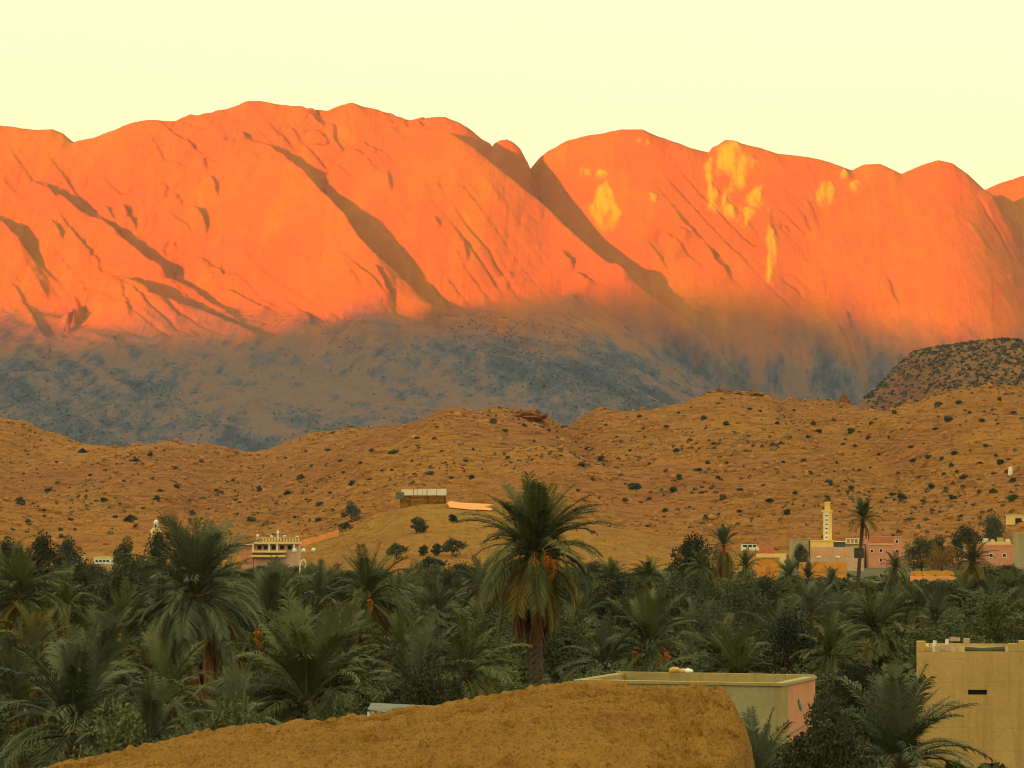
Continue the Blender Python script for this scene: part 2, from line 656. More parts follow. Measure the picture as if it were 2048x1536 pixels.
# the domed centre sheet, then the sheets stepping forward to the left
sheet([(640, 420, -10), (655, 350, 8), (675, 315, 28), (705, 287, 45), (745, 264, 55), (800, 250, 60), (850, 255, 70), (900, 270, 80), (950, 297, 90),
       (1000, 338, 80), (1040, 370, 75), (1100, 420, 100), (1150, 468, 110), (1200, 512, 105), (1250, 548, 95), (1300, 590, 80), (1350, 628, 60),
       (1400, 660, 45), (1450, 715, 30), (1500, 780, 10), (1540, 830, -20)])
sheet([(250, 400, -40), (380, 330, -20), (450, 285, -4), (485, 276, 6), (525, 292, 14), (570, 318, 18), (615, 348, 45), (650, 385, 75), (690, 425, 95), (720, 478, 95),
       (760, 520, 85), (800, 548, 65), (840, 580, 50), (880, 620, 35), (930, 700, 10), (980, 780, -20)])
sheet([(-200, 400, -30), (0, 390, -20), (75, 362, 8), (130, 392, 30), (180, 438, 28), (215, 458, 25), (260, 490, 38), (330, 550, 38), (400, 590, 22),
       (470, 640, 14), (560, 700, 4), (640, 760, -12)])
sheet([(-400, 380, -20), (-200, 395, 20), (-60, 420, 40), (0, 447, 45), (50, 498, 38), (110, 560, 8), (160, 620, -10)])
sheet([(110, 690, -20), (150, 620, 10), (190, 560, 40), (225, 548, 70), (270, 562, 85), (330, 592, 80), (400, 622, 65), (460, 645, 45), (560, 695, 30), (700, 765, 20), (860, 830, 8), (960, 870, -10)],
      0.7, 1.0, 12)

STEPS = [(80, 365, 180, 440, 12), (0, 440, 52, 500, 12), (103, 440, 128, 495, 14), (200, 450, 330, 550, 10), (212, 408, 232, 462, 9), (243, 405, 272, 468, 14),
         (338, 425, 388, 482, 9), (383, 415, 422, 472, 16), (350, 388, 366, 418, 11), (370, 275, 392, 297, 11), (409, 315, 416, 347, 12),
         (417, 350, 442, 402, 13), (433, 284, 472, 299, 9), (465, 264, 497, 276, 8), (500, 312, 520, 326, 7), (455, 275, 470, 300, 7),
         (520, 290, 622, 352, 9), (744, 528, 792, 622, 18), (924, 480, 937, 532, 9), (1118, 505, 1152, 540, 14), (1150, 545, 1192, 572, 12),
         (1345, 420, 1400, 482, 9), (1355, 460, 1382, 477, 10), (1405, 490, 1467, 562, 15), (1774, 548, 1802, 622, 8), (873, 438, 881, 462, 10),
         (779, 338, 785, 388, 7), (1965, 378, 2060, 485, 14), (1672, 648, 1707, 732, 12), (1692, 620, 1704, 660, 10), (20, 560, 98, 695, 9),
         (62, 528, 42, 575, 6), (82, 558, 92, 602, 8), (318, 518, 342, 545, 12), (430, 572, 560, 632, 10), (400, 508, 452, 562, 9),
         (385, 500, 440, 580, 7), (560, 600, 640, 660, 8), (700, 540, 722, 590, 6), (1230, 520, 1262, 560, 9), (1010, 540, 1030, 552, 7),
         (1540, 420, 1560, 500, 5), (1610, 390, 1640, 450, 5), (1930, 430, 1990, 520, 5), (2028, 550, 2031, 575, 6), (240, 560, 262, 640, 8), (150, 590, 165, 650, 7)]
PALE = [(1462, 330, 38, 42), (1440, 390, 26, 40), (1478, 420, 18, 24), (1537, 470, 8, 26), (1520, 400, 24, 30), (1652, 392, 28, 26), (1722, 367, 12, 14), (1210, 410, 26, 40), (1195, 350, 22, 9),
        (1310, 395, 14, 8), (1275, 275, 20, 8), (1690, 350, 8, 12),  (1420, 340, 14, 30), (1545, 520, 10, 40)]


def mountain_height(X, Y):
    z = mount_base(X, Y)
    return z + rock_relief(X, Y, z)


def rock_relief(X, Y, z):
    up = np.clip((z - 250) / 200.0, 0, 1)
    u = X * 0.62 - Y * 0.78; v = X * 0.78 + Y * 0.62
    left = np.clip(1.25 - (X + 600) / 900.0, 0.35, 1.0)
    rel = (ridged(u / 420.0, v / 75.0, 4, 3) - 0.62) * 15 * left * up
    rel = rel + fbm(X / 120.0, Y / 120.0, 5, 21) * (7 * up * left + 6 * (1 - up))
    rel = rel + (ridged(X / 55.0, Y / 110.0, 3, 44) - 0.6) * 9 * (1 - up)
    # thin open cracks following the dip of the sheets, and a few steeper ones
    msk = np.clip(fbm(X / 160.0, Y / 160.0, 3, 24) * 3 + 0.35 * left, 0, 1) * up
    c1 = 1 - np.abs(vnoise(u / 260.0 + 0.6 * fbm(X / 60.0, Y / 60.0, 2, 26), v / 34.0, 25) * 2 - 1)
    c2 = 1 - np.abs(vnoise(X / 26.0 + 0.5 * fbm(X / 50.0, Y / 50.0, 2, 27), Y / 240.0, 28) * 2 - 1)
    rel = rel - 9 * msk * np.clip((c1 - 0.90) / 0.10, 0, 1) - 5 * msk * left * np.clip((c2 - 0.93) / 0.07, 0, 1)
    return rel


xs = np.concatenate([np.linspace(-2300, -1130, 70)[:-1], np.linspace(-1130, 1130, 640), np.linspace(1130, 2300, 70)[1:]])
ys = np.concatenate([np.linspace(2650, 4250, 190)[:-1], np.linspace(4250, 5640, 400), np.linspace(5640, 6500, 50)[1:]])
XX, YY = np.meshgrid(xs, ys)
ZB = mount_base(XX, YY)
PX, PY = project(XX, YY, ZB)
ZM = ZB + rock_relief(XX, YY, ZB)
for x1, y1, x2, y2, h in STEPS:
    dx, dy = x2 - x1, y2 - y1
    L = math.hypot(dx, dy)
    wob = 5 * fbm(PX / 22.0, PY / 22.0, 2, 77)
    s = ((PX - x1) * dx + (PY - y1) * dy) / (L * L)
    w = (-(PX - x1) * dy + (PY - y1) * dx) / L + wob
    if dx < 0:
        w = -w
    tap = np.clip(np.minimum(s, 1 - s) * 4 + 0.02, 0, 1) * (s > -0.1) * (s < 1.1)
    prof = np.clip(w / 4.0 + 0.5, 0, 1) * np.exp(-np.clip(w, 0, None) / 34.0)
    ZM = ZM + h * tap * prof
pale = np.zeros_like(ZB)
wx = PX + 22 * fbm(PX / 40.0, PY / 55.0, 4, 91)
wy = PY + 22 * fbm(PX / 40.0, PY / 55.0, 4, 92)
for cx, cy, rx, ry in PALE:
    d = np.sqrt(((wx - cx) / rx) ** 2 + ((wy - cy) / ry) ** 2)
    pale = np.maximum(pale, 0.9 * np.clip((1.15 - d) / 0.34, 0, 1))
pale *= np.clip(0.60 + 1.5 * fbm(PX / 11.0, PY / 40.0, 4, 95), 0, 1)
# bushes keep to the gullies that run down to the right
uu = XX + 0.42 * (YY - 4000)
fore = np.clip((LOBES[-1](XX, YY) - ZB + 14) / 12.0, 0, 1)
scrub = 0.5 + 0.42 * (0.62 - ridged(uu / 260.0, YY / 1500.0, 3, 141)) * 2 + 0.45 * fbm(uu / 70.0, YY / 330.0, 5, 142, 0.6) + 0.5 * fbm(XX / 16.0, YY / 60.0, 4, 143, 0.65)
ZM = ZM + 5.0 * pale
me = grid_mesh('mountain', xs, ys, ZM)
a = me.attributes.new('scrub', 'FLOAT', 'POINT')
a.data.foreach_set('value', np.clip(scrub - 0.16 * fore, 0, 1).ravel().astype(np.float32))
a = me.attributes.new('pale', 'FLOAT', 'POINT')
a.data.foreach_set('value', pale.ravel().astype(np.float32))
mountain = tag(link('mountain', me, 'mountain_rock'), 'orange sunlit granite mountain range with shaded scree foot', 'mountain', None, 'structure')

# the range in the west that hides the low sun from the valley
RIDGE_Y = -2500.0
xr = np.linspace(-9000, 3200, 260)
yr = np.linspace(-4300, -1100, 60)
XR, YR = np.meshgrid(xr, yr)
crest = 598 + 132 * np.exp(-((xr + 5560) / 290.0) ** 2) - 30 * np.exp(-((xr + 4750) / 350.0) ** 2) + 32 * fbm(xr / 420.0, xr * 0 + 3.0, 6, 61, 0.6)
prof = np.exp(-((YR - RIDGE_Y) / 640.0) ** 2)
ZR = -15 + (crest[None, :] + 15) * prof + 40 * fbm(XR / 500.0, YR / 500.0, 5, 66) * (prof * (1 - prof) * 4)
tag(link('hill', grid_mesh('hill', xr, yr, ZR), 'dusk_ridge'), 'long brown ridge behind the viewer hiding the sun', 'hill', None, 'structure')

# ------------------------------------------------------------------ ochre hills between valley and mountain
HL = []


def crest_line(pts, Y, wig=0.0):
    return [at(px, py, Y + wig * math.sin(px * 0.013)) for px, py in pts]


HL.append(Lobe(crest_line([(-700, 830), (-300, 822), (-100, 828), (0, 838), (60, 850), (110, 868), (150, 880), (220, 896), (300, 892), (340, 884), (380, 887), (440, 894), (500, 903),
                           (560, 892), (620, 868), (700, 856), (800, 860), (900, 880), (1000, 900)], 1900, 60), 0.13, 0.35, 25, 0.2))
HL.append(Lobe(crest_line([(560, 960), (640, 915), (700, 885), (760, 862), (800, 852), (840, 842), (880, 826), (910, 821), (960, 826), (1000, 822), (1040, 826), (1080, 833), (1110, 850), (1135, 862), (1180, 900), (1250, 940)], 1700, 40), 0.15, 0.35, 18, 0.25))
HL.append(Lobe(crest_line([(1090, 900), (1130, 862), (1160, 838), (1190, 821), (1240, 826), (1300, 822), (1370, 812), (1400, 800), (1440, 792), (1500, 790), (1560, 802), (1620, 799), (1680, 806), (1720, 822),
                           (1790, 830), (1850, 840), (1950, 870)], 1760, 50), 0.14, 0.35, 18, 0.2))
HL.append(Lobe(crest_line([(1690, 880), (1740, 838), (1790, 818), (1850, 800), (1900, 786), (1960, 780), (2048, 779), (2200, 765), (2500, 760), (2900, 800)], 1560, 30), 0.14, 0.35, 22, 0.2))
# low spurs nearer the village
HL.append(Lobe(crest_line([(-300, 1000), (0, 1010), (150, 1030), (300, 1048), (420, 1066), (560, 1082)], 1150, 30), 0.10, 0.12, 20, 0.2))
HL.append(Lobe(crest_line([(900, 960), (1020, 905), (1100, 890), (1200, 930), (1300, 985), (1420, 1040)], 1420, 20), 0.15, 0.2, 20, 0.2))
HL.append(Lobe(crest_line([(1500, 1050), (1700, 1010), (1900, 985), (2048, 975), (2300, 960)], 1250, 20), 0.12, 0.15, 20, 0.2))


def hill_height(X, Y):
    t = np.clip((Y - 980) / 900.0, 0, 1)
    z = -4 + 18 * t + 7 * fbm(X / 140.0, Y / 160.0, 3, 31) * np.clip((Y - 930) / 250.0, 0, 1)
    for lb in HL:
        z = smax(z, lb(X, Y), 5.0)
    k = np.clip((Y - 960) / 200.0, 0, 1)
    z = z + k * (2.6 * fbm(X / 34.0, Y / 40.0, 4, 35) + 2.4 * (ridged(X / 48.0, Y / 22.0, 4, 37) - 0.6) + 1.3 * fbm(X / 9.0, Y / 12.0, 3, 39) + 1.6 * np.clip(ridged(X / 17.0, Y / 30.0, 2, 40) - 0.72, 0, 1) * 4)
    return z


hx = np.concatenate([np.linspace(-900, -430, 60)[:-1], np.linspace(-430, 430, 480), np.linspace(430, 900, 60)[1:]])
hy = np.concatenate([np.linspace(930, 1800, 420)[:-1], np.linspace(1800, 2500, 60)])
HX, HY = np.meshgrid(hx, hy)
edge = np.clip((2500 - HY) / 200.0, 0, 1)
HZ = hill_height(HX, HY)
HZ = np.where(HY > 2300, HZ * edge - 20 * (1 - edge), HZ)
tag(link('hills', grid_mesh('hills', hx, hy, HZ), 'ochre_hill'), 'bare ochre boulder hills dotted with shrubs', 'hills', None, 'structure')

# darker scrubby hill behind them on the right
E_L = Lobe(crest_line([(1560, 900), (1640, 860), (1700, 825), (1740, 792), (1770, 765), (1795, 735), (1830, 702), (1870, 693), (1920, 689), (2000, 684), (2100, 690), (2300, 700), (2600, 740)], 2480, 0), 0.30, 0.4, 40, 0.5)


def scrub_height(X, Y):
    return E_L(X, Y) + 4 * fbm(X / 60.0, Y / 60.0, 5, 51)


ex = np.linspace(220, 1300, 260)
ey = np.linspace(2050, 2900, 150)
EX, EY = np.meshgrid(ex, ey)
tag(link('scrub_hill', grid_mesh('scrub_hill', ex, ey, np.maximum(scrub_height(EX, EY), -30)), 'scrub_hill'), 'dark scrub covered hill in front of the mountain', 'hill', None, 'structure')

# yellow knoll in front of the hills
KL = Lobe(crest_line([(380, 1132), (480, 1112), (600, 1087), (700, 1058), (760, 1034), (810, 1015), (850, 1008), (900, 1005), (985, 1010), (1050, 1026), (1130, 1040), (1200, 1052), (1350, 1082), (1450, 1104), (1560, 1130), (1640, 1142)], 830), 0.10, 0.3, 26, 0.25)


def knoll_height(X, Y):
    return KL(X, Y) + 0.5 * fbm(X / 12.0, Y / 14.0, 4, 55) + 0.8 * fbm(X / 45.0, Y / 50.0, 3, 56)


kx_ = np.linspace(-150, 130, 240)
ky_ = np.linspace(560, 935, 240)
KX, KY = np.meshgrid(kx_, ky_)
KZ = knoll_height(KX, KY)
tag(link('knoll', grid_mesh('knoll', kx_, ky_, np.maximum(KZ, -6)), 'knoll_earth'), 'smooth yellow ochre knoll above the palm grove', 'knoll', None, 'structure')


# valley floor, rising to the rocks the viewer stands on
def ground_height(X, Y):
    r = np.sqrt((X + 2) ** 2 + (Y + 2) ** 2)
    return 5.6 * np.clip(1 - (r / 34.0) ** 2, 0, 1) + 0.15 * fbm(X / 9.0, Y / 9.0, 3, 71) * (r < 900)


s = np.linspace(-1, 1, 161)
gx = np.sign(s) * (np.sinh(np.abs(s) * 7.2) / math.sinh(7.2)) * 9300
gy = np.sign(s) * (np.sinh(np.abs(s) * 7.2) / math.sinh(7.2)) * 9300
GX, GY = np.meshgrid(gx, gy)
tag(link('ground', grid_mesh('ground', gx, gy, ground_height(GX, GY)), 'valley_soil'), 'dark soil of the valley floor under the palms', 'ground', None, 'structure')


def land(X, Y):
    z = float(ground_height(np.array(X), np.array(Y)))
    if 560 < Y < 935:
        z = max(z, float(knoll_height(np.array(X), np.array(Y))))
    if Y >= 930:
        z = max(z, float(hill_height(np.array(X), np.array(Y))))
    return z


def on_land(px, py, y0=60, y1=2400, n=1500):
    kx, kz = ray(px, py)
    Y = np.linspace(y0, y1, n)
    X = kx * Y
    z = ground_height(X, Y)
    z = np.where((Y > 560) & (Y < 935), np.maximum(z, knoll_height(X, Y)), z)
    z = np.where(Y >= 930, np.maximum(z, hill_height(X, Y)), z)
    hit = z >= EYE + kz * Y
    if not hit.any():
        return None
    i = int(np.argmax(hit))
    return float(X[i]), float(Y[i]), float(z[i])


# ------------------------------------------------------------------ evening haze
me = MB().box(-9600, 9600, -9600, 9600, -40, 1010)
hz = me.build('haze', None)
hm = bpy.data.materials.new('haze'); hm.use_nodes = True
hm.node_tree.nodes.clear()
ho = hm.node_tree.nodes.new('ShaderNodeOutputMaterial')
hv = hm.node_tree.nodes.new('ShaderNodeVolumePrincipled')
hv.inputs['Color'].default_value = (0.50, 0.55, 0.85, 1)
hv.inputs['Density'].default_value = 2.6e-5
hv.inputs['Anisotropy'].default_value = 0.0
hm.node_tree.links.new(hv.outputs[0], ho.inputs['Volume'])
hz.data.materials.append(hm)
tag(hz, 'thin bluish evening haze over the whole valley', 'haze', None, 'stuff')
#@@OBJECTS@@
# ------------------------------------------------------------------ foreground boulder
BTOP = [(-500, 1640), (-250, 1600), (0, 1556), (90, 1536), (200, 1506), (300, 1484), (400, 1466), (500, 1452), (600, 1441), (700, 1429), (800, 1414), (900, 1399), (1000, 1384), (1060, 1376), (1100, 1371),
        (1140, 1366), (1200, 1365), (1250, 1367), (1290, 1371), (1330, 1379), (1355, 1373), (1385, 1368), (1420, 1373), (1444, 1379), (1455, 1390), (1462, 1408), (1480, 1440), (1495, 1480), (1503, 1530), (1506, 1600)]
bx_, bz_ = [], []
for px, py in BTOP:
    p = at(px, py, 30.0)
    bx_.append(p[0]); bz_.append(p[2])
XR_, ZTOP = bx_[-1], 6.2
us = np.concatenate([np.linspace(bx_[0] - 1, -4.9, 30)[:-1], np.linspace(-4.9, 2.3, 520)[:-1], np.linspace(2.3, XR_, 60)])
vs = np.concatenate([np.linspace(0, 0.27, 50)[:-1], np.linspace(0.27, 0.82, 380)[:-1], np.linspace(0.82, 1, 40)])
U, V = np.meshgrid(us, vs)
topz = np.interp(U, bx_, bz_)
# outline from above: the rock runs back 1.2 m behind its crest and 8 m towards the viewer; v walks round its section
crest_y = 30.0 + 0.25 * fbm(U / 1.5, U * 0 + 2, 2, 81)
side = np.clip((XR_ - U) / 1.6, 0, 1) ** 0.5
fr = 8.5 * side + 0.05
bk = 3.0 * side + 0.02
ang = V * math.pi
cy = np.where(ang < math.pi / 2, 1, -1)
# section: back foot -> crest -> gently falling top -> front foot
ty = np.interp(V, [0, 0.12, 0.22, 0.30, 0.80, 0.9, 1.0], [1.0, 0.85, 0.35, 0.0, -0.72, -0.93, -1.0])
tz = np.interp(V, [0, 0.12, 0.22, 0.30, 0.36, 0.60, 0.80, 0.9, 1.0], [-6.3, -2.2, -0.35, 0.0, -0.03, -0.32, -0.80, -1.9, -6.5])
BY = crest_y + np.where(ty > 0, ty * bk, ty * fr)
BZ = topz + tz * (0.35 + 0.65 * side)
n_big = fbm(U / 1.6, BY / 1.6, 4, 83) * 0.10
n_med = fbm(U / 0.35, BY / 0.5, 4, 85) * 0.055 + (ridged(U / 0.16, BY / 0.55, 3, 86) - 0.6) * 0.06 * (1 + 0.8 * np.clip((U - 0.8) / 1.0, 0, 1))
# shallow weathered hollows and a few open joints along the grain
gr = U * 0.25 + BY * 0.97
hol = -0.06 * np.clip(fbm(U / 0.55, BY / 0.9, 3, 87) - 0.28, 0, 1)
joint = -0.05 * np.exp(-((gr - 27.6 + 0.12 * fbm(U / 0.4, BY / 0.4, 3, 88)) / 0.025) ** 2) * (fbm(U / 0.9, BY, 2, 89) > 0.0)
joint2 = -0.045 * np.exp(-((gr - 28.9 + 0.16 * fbm(U / 0.5, BY / 0.4, 3, 90)) / 0.02) ** 2) * (fbm(U / 0.7, BY, 2, 93) > 0.1)
pr_ = np.random.default_rng(77)
PITS = [(pr_.uniform(-4.6, 2.3), pr_.uniform(24.2, 29.7), pr_.uniform(0.05, 0.22), pr_.uniform(0.012, 0.05), pr_.uniform(-0.35, 0.5), pr_.uniform(0.02, 0.07)) for _ in range(80)]
for q_ in range(22):                        # the broken line of hollows near the top
    c_ = at(1130 + 130 * q_ / 22, 1408 - 12 * q_ / 22, 28.6)
    PITS.append((c_[0] + pr_.normal() * 0.03, 28.7 + pr_.normal() * 0.10, pr_.uniform(0.04, 0.10), pr_.uniform(0.02, 0.05), pr_.uniform(-0.3, 0.6), 0.07))
pit = np.zeros_like(U)
for cx_, cy_, ln_, wd_, ag_, dp_ in PITS:
    m_ = (np.abs(U - cx_) < 0.6) & (np.abs(BY - cy_) < 0.9)
    du, dv = U[m_] - cx_, (BY[m_] - cy_)
    a_ = du * math.cos(ag_) + dv * math.sin(ag_); b_ = -du * math.sin(ag_) + dv * math.cos(ag_)
    b_ = b_ + 0.03 * fbm(U[m_] / 0.08, BY[m_] / 0.08, 2, 79)
    pit[m_] = np.minimum(pit[m_], -dp_ * np.exp(-(a_ / ln_) ** 4 - (b_ / (wd_ * 1.6)) ** 2))
topm = np.clip((V - 0.2) / 0.08, 0, 1) * np.clip((0.95 - V) / 0.1, 0, 1)
BZ = BZ + (n_big * (np.abs(V - 0.30) > 0.04) * 0.8 + n_med + hol * 1.6 + joint + joint2 + pit) * topm + (0.022 + 0.016 * np.clip((U - 0.8) / 1.0, 0, 1)) * fbm(U / 0.06, BY / 0.22, 3, 94)
idx = np.arange(U.size).reshape(U.shape)
q = np.stack([idx[:-1, :-1], idx[1:, :-1], idx[1:, 1:], idx[:-1, 1:]], -1).reshape(-1, 4)
rock = npmesh('boulder', np.stack([U, BY, BZ], -1).reshape(-1, 3), quads=q, smooth=True)
tag(link('boulder', rock, 'boulder_granite'), 'huge rounded ochre granite boulder filling the bottom of the view', 'boulder')
# overhanging lip at its right shoulder
lip = bpy.data.meshes.new('rock_lip')
bm = bmesh.new()
bmesh.ops.create_icosphere(bm, subdivisions=3, radius=1.0)
for v in bm.verts:
    k = 1 + 0.22 * float(fbm(np.array(v.co.x * 2.1 + 5), np.array(v.co.z * 2.1 + v.co.y), 3, 96))
    v.co = Vector((v.co.x * 0.21 * k, v.co.y * 0.5 * k, v.co.z * 0.055 * k))
bm.to_mesh(lip); bm.free()
lp = at(1418, 1390, 29.8)
link('rock_lip', lip, 'boulder_granite', bpy.data.objects['boulder'], loc=tuple(lp))

# ------------------------------------------------------------------ leaf clouds and tree prototypes


def leaf_cloud(name, clumps, per, leaf, rng, flat=0.75, tri=False):
    """many leaf faces in loose clumps; clumps = (x, y, z, r)"""
    P = []
    for (x, y, z, r) in clumps:
        d = rng.normal(size=(per, 3)); d /= np.linalg.norm(d, axis=1)[:, None]
        rad = r * (0.45 + 0.62 * rng.random(per) ** 0.6)
        P.append(np.array([x, y, z]) + d * rad[:, None] * np.array([1, 1, flat]))
    P = np.concatenate(P)
    n = len(P)
    a = rng.normal(size=(n, 3)); a /= np.linalg.norm(a, axis=1)[:, None]
    b = np.cross(a, rng.normal(size=(n, 3))); b /= np.linalg.norm(b, axis=1)[:, None] + 1e-9
    sz = leaf * (0.6 + 0.8 * rng.random(n))[:, None]
    a = a * sz * 1.0; b = b * sz * 0.42
    v = np.stack([P - a * 0.5, P + b * 0.5, P + a * 0.5, P - b * 0.5], 1).reshape(-1, 3)
    q = np.arange(n * 4).reshape(n, 4)
    return npmesh(name, v, quads=q)


def blob_clumps(rng, n, R_, H, z0, r):
    out = []
    for i in range(n):
        t = rng.random() * 2 * math.pi
        f = math.sqrt(rng.random()) * 0.95
        h = rng.random()
        prof = math.sin(math.pi * min(1, 0.18 + 0.80 * h)) ** 0.7
        out.append((math.cos(t) * f * R_ * prof, math.sin(t) * f * R_ * prof, z0 + h * H, r * (0.65 + 0.7 * rng.random())))
    return out


def tree_proto(i, leafmat, h=1.0, wide=0.62, n=22, per=190, leaf=0.052):
    """unit-high tree: trunk with limbs, crown of leaf clumps"""
    rng = np.random.default_rng(100 + i)
    cl = blob_clumps(rng, n, wide * 0.72, 0.66, 0.27, wide * 0.30)
    crown = leaf_cloud('crown', cl, per, leaf, rng)
    crown.materials.append(MATS[leafmat])
    mb = MB()
    bend = rng.normal(size=2) * 0.04
    mb.tube([(0, 0, -0.05), (bend[0], bend[1], 0.16), (bend[0] * 1.5, bend[1] * 1.8, 0.34)], [0.040, 0.032, 0.024], 7)
    for k in range(7):
        c = cl[int(rng.integers(len(cl)))]
        s0 = (bend[0] * 1.3, bend[1] * 1.5, 0.24 + 0.1 * rng.random())
        mid = tuple((s0[j] * 0.5 + c[j] * 0.5) + (0.03 if j == 2 else 0) for j in range(3))
        mb.tube([s0, mid, c[:3]], [0.018, 0.012, 0.005], 5)
    trunk = pydata('trunk', mb.v, mb.f, True)
    trunk.materials.append(MATS['tree_bark'])
    return trunk, crown


TREES = [tree_proto(0, 'leaf_olive'), tree_proto(1, 'leaf_dark', n=26), tree_proto(2, 'leaf_olive', wide=0.75, n=26), tree_proto(3, 'leaf_dark', wide=0.5),
         tree_proto(4, 'leaf_olive', wide=0.85, n=28), tree_proto(5, 'frond_grey', wide=0.68), tree_proto(6, 'leaf_dark', wide=0.9, n=30), tree_proto(7, 'frond_green', wide=0.6)]
BUSH = tree_proto(11, 'leaf_dark', wide=0.62, n=44, per=330, leaf=0.034)
GOLD = tree_proto(8, 'leaf_gold', wide=0.6, n=12, per=120)
FAR = [tree_proto(9, 'leaf_shrub', wide=0.62, n=16, per=110, leaf=0.11), tree_proto(10, 'leaf_shrub', wide=0.8, n=16, per=110, leaf=0.11)]


def tree(name, proto, loc, height, label, cat='tree', group=None, wide=1.0, rz=None):
    t = thing(name, loc, label, cat, group, rz if rz is not None else random.random() * 6.28)
    t.scale = (height * wide, height * wide, height)
    link('trunk', proto[0], None, t)
    link('crown', proto[1], None, t)
    return t


def shrub_proto(i, mat, n=9, per=34, leaf=0.30):
    rng = np.random.default_rng(300 + i)
    cl = blob_clumps(rng, n, 0.36, 0.5, 0.15, 0.26)
    m = leaf_cloud('shrub', cl, per, leaf, rng, 0.8)
    m.materials.append(MATS[mat])
    return m


SHRUBS = [shrub_proto(i, 'leaf_shrub') for i in range(6)]

# ------------------------------------------------------------------ boulders and scrub over the hills (too many to count)


def scatter_rocks(name, pts, sizes, mat, rng, label):
    base = []
    for k in range(10):
        bm = bmesh.new()
        bmesh.ops.create_icosphere(bm, subdivisions=1, radius=1.0)
        v = np.array([x.co for x in bm.verts]); f = [[x.index for x in p.verts] for p in bm.faces]
        bm.free()
        v *= (0.62 + 0.55 * rng.random((len(v), 1)))
        v *= np.array([1.0, 1.0, 0.72]) * (0.7 + 0.6 * rng.random(3))
        base.append((v, np.array(f)))
    V, F, n = [], [], 0
    for (x, y, z), s in zip(pts, sizes):
        v, f = base[int(rng.integers(10))]
        a = rng.random() * 6.28
        c, sn = math.cos(a), math.sin(a)
        w = np.stack([v[:, 0] * c - v[:, 1] * sn, v[:, 0] * sn + v[:, 1] * c, v[:, 2]], 1) * s + np.array([x, y, z + 0.15 * s])
        V.append(w); F.append(f + n); n += len(v)
    return tag(link(name, npmesh(name, np.concatenate(V), tris=np.concatenate(F)), mat), label, 'rocks', None, 'stuff')


rng = np.random.default_rng(5)
N = 17000
rx = rng.uniform(-420, 420, N); ry = rng.uniform(1000, 1900, N)
keep = np.abs(rx) < ry * 0.185 + 20
rx, ry = rx[keep], ry[keep]
# rocks gather along broken ledges and on the crests
dens = np.clip(0.5 + 1.5 * fbm(rx / 40.0, ry / 25.0, 3, 201), 0.05, 1)
keep = rng.random(len(rx)) < dens
rx, ry = rx[keep], ry[keep]
rz = hill_height(rx, ry)
sz = 0.5 + 1.7 * rng.random(len(rx)) ** 4 + 0.9 * (ry > 1560) * rng.random(len(rx)) ** 2
scatter_rocks('hillside_boulders', list(zip(rx, ry, rz)), sz, 'rock_scatter', rng, 'countless ochre boulders strewn over the hillsides')
# crest outcrops on the hill above the minaret
for i, (px, py, w, h, Y, lab) in enumerate([(1437, 787, 11, 5.5, 1755, 'square ochre rock outcrop crowning the highest of the near hills'),
                                             (1488, 788, 14, 4.5, 1757, 'low rounded ochre outcrop beside the square crest rock'),
                                             (1687, 798, 4, 6, 1745, 'small upright rock pillar on the hill crest'),
                                             (1060, 828, 12, 4.5, 1690, 'ochre rock knob on the middle hill crest')]):
    p = at(px, py, Y)
    bm = bmesh.new()
    bmesh.ops.create_icosphere(bm, subdivisions=4, radius=1.0)
    for v in bm.verts:
        c = v.co.copy()
        k = 1 + 0.55 * float(fbm(np.array(c.x * 2.9 + i * 7), np.array(c.z * 2.9 + c.y * 1.7), 4, 210 + i)) - 0.35 * max(0, float(ridged(np.array(c.x * 3.1 + i), np.array(c.z * 1.2 + c.y * 2), 2, 230 + i)) - 0.6)
        v.co = Vector((c.x * w * 0.75 * k, c.y * w * 0.6 * k, c.z * h * 0.8 * k))
    m = bpy.data.meshes.new('rock_outcrop'); bm.to_mesh(m); bm.free()
    tag(link('rock_outcrop', m, 'ochre_hill', loc=(p[0], p[1], p[2] - h * 0.35)), lab, 'rock', 'rock outcrops along the hill crests')

# fine scrub on the hills and over the dark hill behind
N = 22000
sx = rng.uniform(-420, 420, N); sy = rng.uniform(990, 1950, N)
keep = (np.abs(sx) < sy * 0.185 + 20) & (rng.random(N) < np.clip(0.40 + 2.2 * fbm(sx / 55.0, sy / 70.0, 4, 221), 0.04, 1))
sx, sy = sx[keep], sy[keep]


def scrub_mesh(name, x, y, z, s, mat, label, per=14):
    n = len(x)
    P = np.repeat(np.stack([x, y, z], 1), per, 0)
    S = np.repeat(s, per)[:, None]
    d = rng.normal(size=(n * per, 3)); d /= np.linalg.norm(d, axis=1)[:, None]
    d[:, 2] = np.abs(d[:, 2]) * 0.9
    P = P + d * S * (0.5 + 0.5 * rng.random((n * per, 1)))
    a = rng.normal(size=(n * per, 3)); a /= np.linalg.norm(a, axis=1)[:, None]
    b = np.cross(a, d); b /= np.linalg.norm(b, axis=1)[:, None] + 1e-9
    a = a * S * 0.55; b = b * S * 0.40
    v = np.stack([P - a, P + b, P + a, P - b], 1).reshape(-1, 3)
    return tag(link(name, npmesh(name, v, quads=np.arange(n * per * 4).reshape(-1, 4)), mat), label, 'scrub', None, 'stuff')


scrub_mesh('hillside_scrub', sx, sy, hill_height(sx, sy), 0.35 + 1.1 * rng.random(len(sx)) ** 2.5, 'leaf_scrub', 'tiny dry bushes scattered over the ochre hillsides', 10)
N = 5200
sx = rng.uniform(300, 620, N); sy = rng.uniform(2150, 2560, N)
sz_ = scrub_height(sx, sy)
scrub_mesh('dark_hill_scrub', sx, sy, sz_, 0.9 + 1.5 * rng.random(N), 'leaf_hill', 'dense dark bushes covering the hill behind the ochre slopes', 9)

